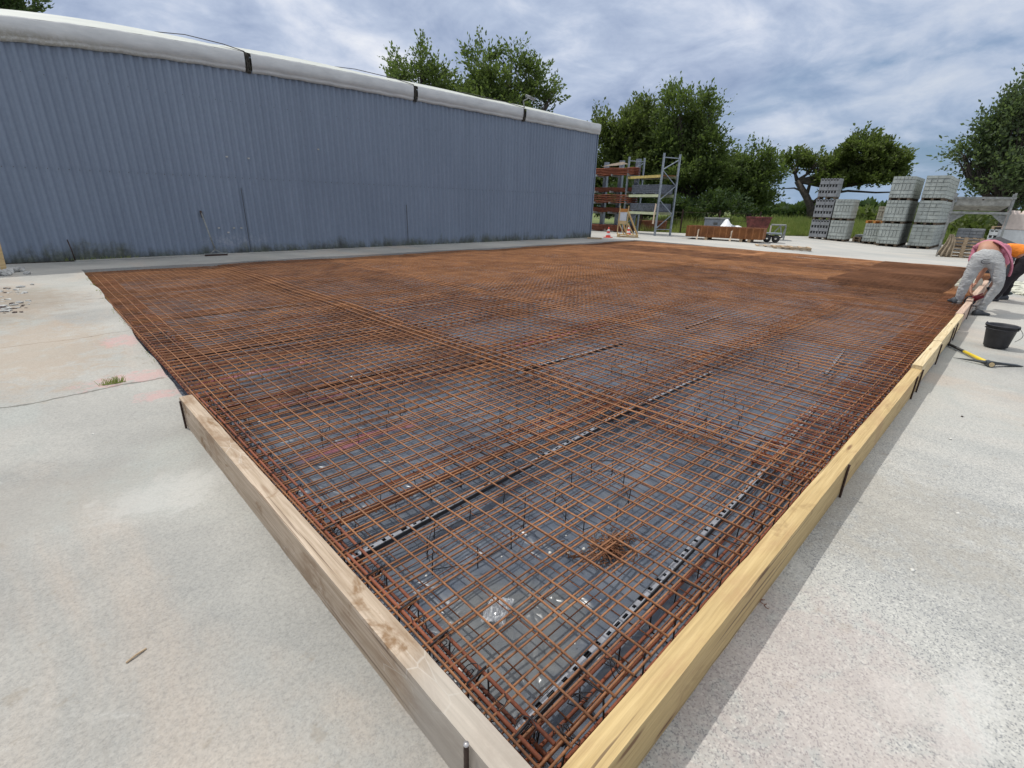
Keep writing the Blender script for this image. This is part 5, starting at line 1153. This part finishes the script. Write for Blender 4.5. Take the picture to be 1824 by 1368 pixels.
pel_ = pel.copy(); skin('trousers', [[(pel_, .165, .145), (pel_.lerp(waist, .8), .16, .12)], leg(hipL, kneeL, ankL, .10, .07, .055), leg(hipR, kneeR, ankR, .10, .07, .055)], M_bk, w2, 2)
skin('shirt', [[(pel.lerp(waist, .55), .165, .13), (waist, .17, .13), (waist.lerp(chest, .5), .17, .13), (chest, .175, .135), (neck, .08, .075)], [(chest, .175, .135), (shL, .085, .085), (shL.lerp(elL, .6), .068, .068)], [(chest, .175, .135), (shR, .085, .085), (shR.lerp(elR, .6), .068, .068)]], M_or, w2, 2)
skin('cap', [[(headc+Vector((0, 0, .035)), .105, .085), (headc+(headc-neck).normalized()*.05+Vector((0, 0, .03)), .09, .08)]], M_cap, w2)
shoe(ankR + Vector((.08, -.04, 0)), ankR + Vector((-.10, .12, 0)), w2, -.2); shoe(ankL + Vector((.08, -.04, 0)), ankL + Vector((-.10, .12, 0)), w2, -.2)
# --- power saw between them
tl_ = empty('power_saw', Vector(tool), facing(tool), label='red and black power saw held by the worker at the board', cat='power tool')
MB().tube([(-.02, 0, -.02), (.09, 0, .06)], [.045, .04], 12).build('motor_housing', M['saw_red'], tl_, smooth=True); MB().tube([(.09, 0, .06), (.14, 0, .13), (.10, 0, .19)], .02, 8).build('handle', M['handle_k'], tl_, smooth=True)
MB().tube([(-.05, .02, -.05), (-.05, -.02, -.05)], .075, 20).build('blade_guard', M['steel_dark'], tl_); MB().bb(-.12, .06, -.05, .05, -.13, -.12).build('foot_plate', M['steel_dark'], tl_)
# --- pale bags and rubble beyond them
P = AT(1735, 12.6); P.z = -.2
for k, (px, py, sx, sz_, dd) in enumerate(((1722, 500, .14, .24, .6), (1733, 515, .12, .20, .2), (1712, 510, .10, .14, .5))):
    c = J(W2, px, py, dd); c.z = -.2; o = MB().blob((0, 0, sz_*.9), (sx, sx*.9, sz_), 60+k, 3, .22, -.95).build('cement_bag', M['cream'], smooth=True); o.location = c; tag(o, f'pale cream bag standing beyond the board between the worker\'s legs, {["tallest", "nearest", "leftmost"][k]} one', 'bag')
for k in range(16):
    px, py = rnd.uniform(1784, 1835), rnd.uniform(503, 531); q = on(px, py, -.2); s_ = rnd.uniform(.06, .17)
    o = MB().blob((0, 0, 0), (s_*1.5, s_, s_*.42), 400+k, 2, .3).build('rubble_lump', M['cream'], smooth=False); o.location = (q[0], q[1], -.2+s_*.15); o.rotation_euler[2] = rnd.uniform(0, 3)
    tag(o, 'pale lump in the rubble spread behind the orange shirted worker', 'rubble', 'pale rubble by the right edge')
q = on(1792, 524, -.1); o = MB().blob((0, 0, 0), (.10, .05, .045), 9, 2, .3).build('work_glove', simple('dark_green_rubber', (.02, .04, .035), .6), smooth=True); o.location = (q[0], q[1], -.08); o.rotation_euler[2] = facing(q); tag(o, 'dark green work glove lying on the pale rubble', 'glove')
# dark peaked sheet behind the workers
P = AT(1785, 17.5); P.z = -.2; x_, z_ = loc(P, 1780, 421); mb = MB()
mb.add([(x_-.35, -.2, z_-.17), (x_+.42, -.2, z_-.17), (x_, 0, z_), (x_-.35, .5, 0), (x_+.42, .5, 0), (x_-.35, -.3, 0), (x_+.42, -.3, 0)], [(0, 1, 2), (0, 2, 3), (2, 1, 4), (5, 6, 1, 0), (3, 2, 4)])
o = mb.build('tarpaulin', M['bucket']); o.location = P; o.rotation_euler[2] = facing(P); tag(o, 'dark grey peaked tarpaulin showing above the bent workers', 'tarpaulin')
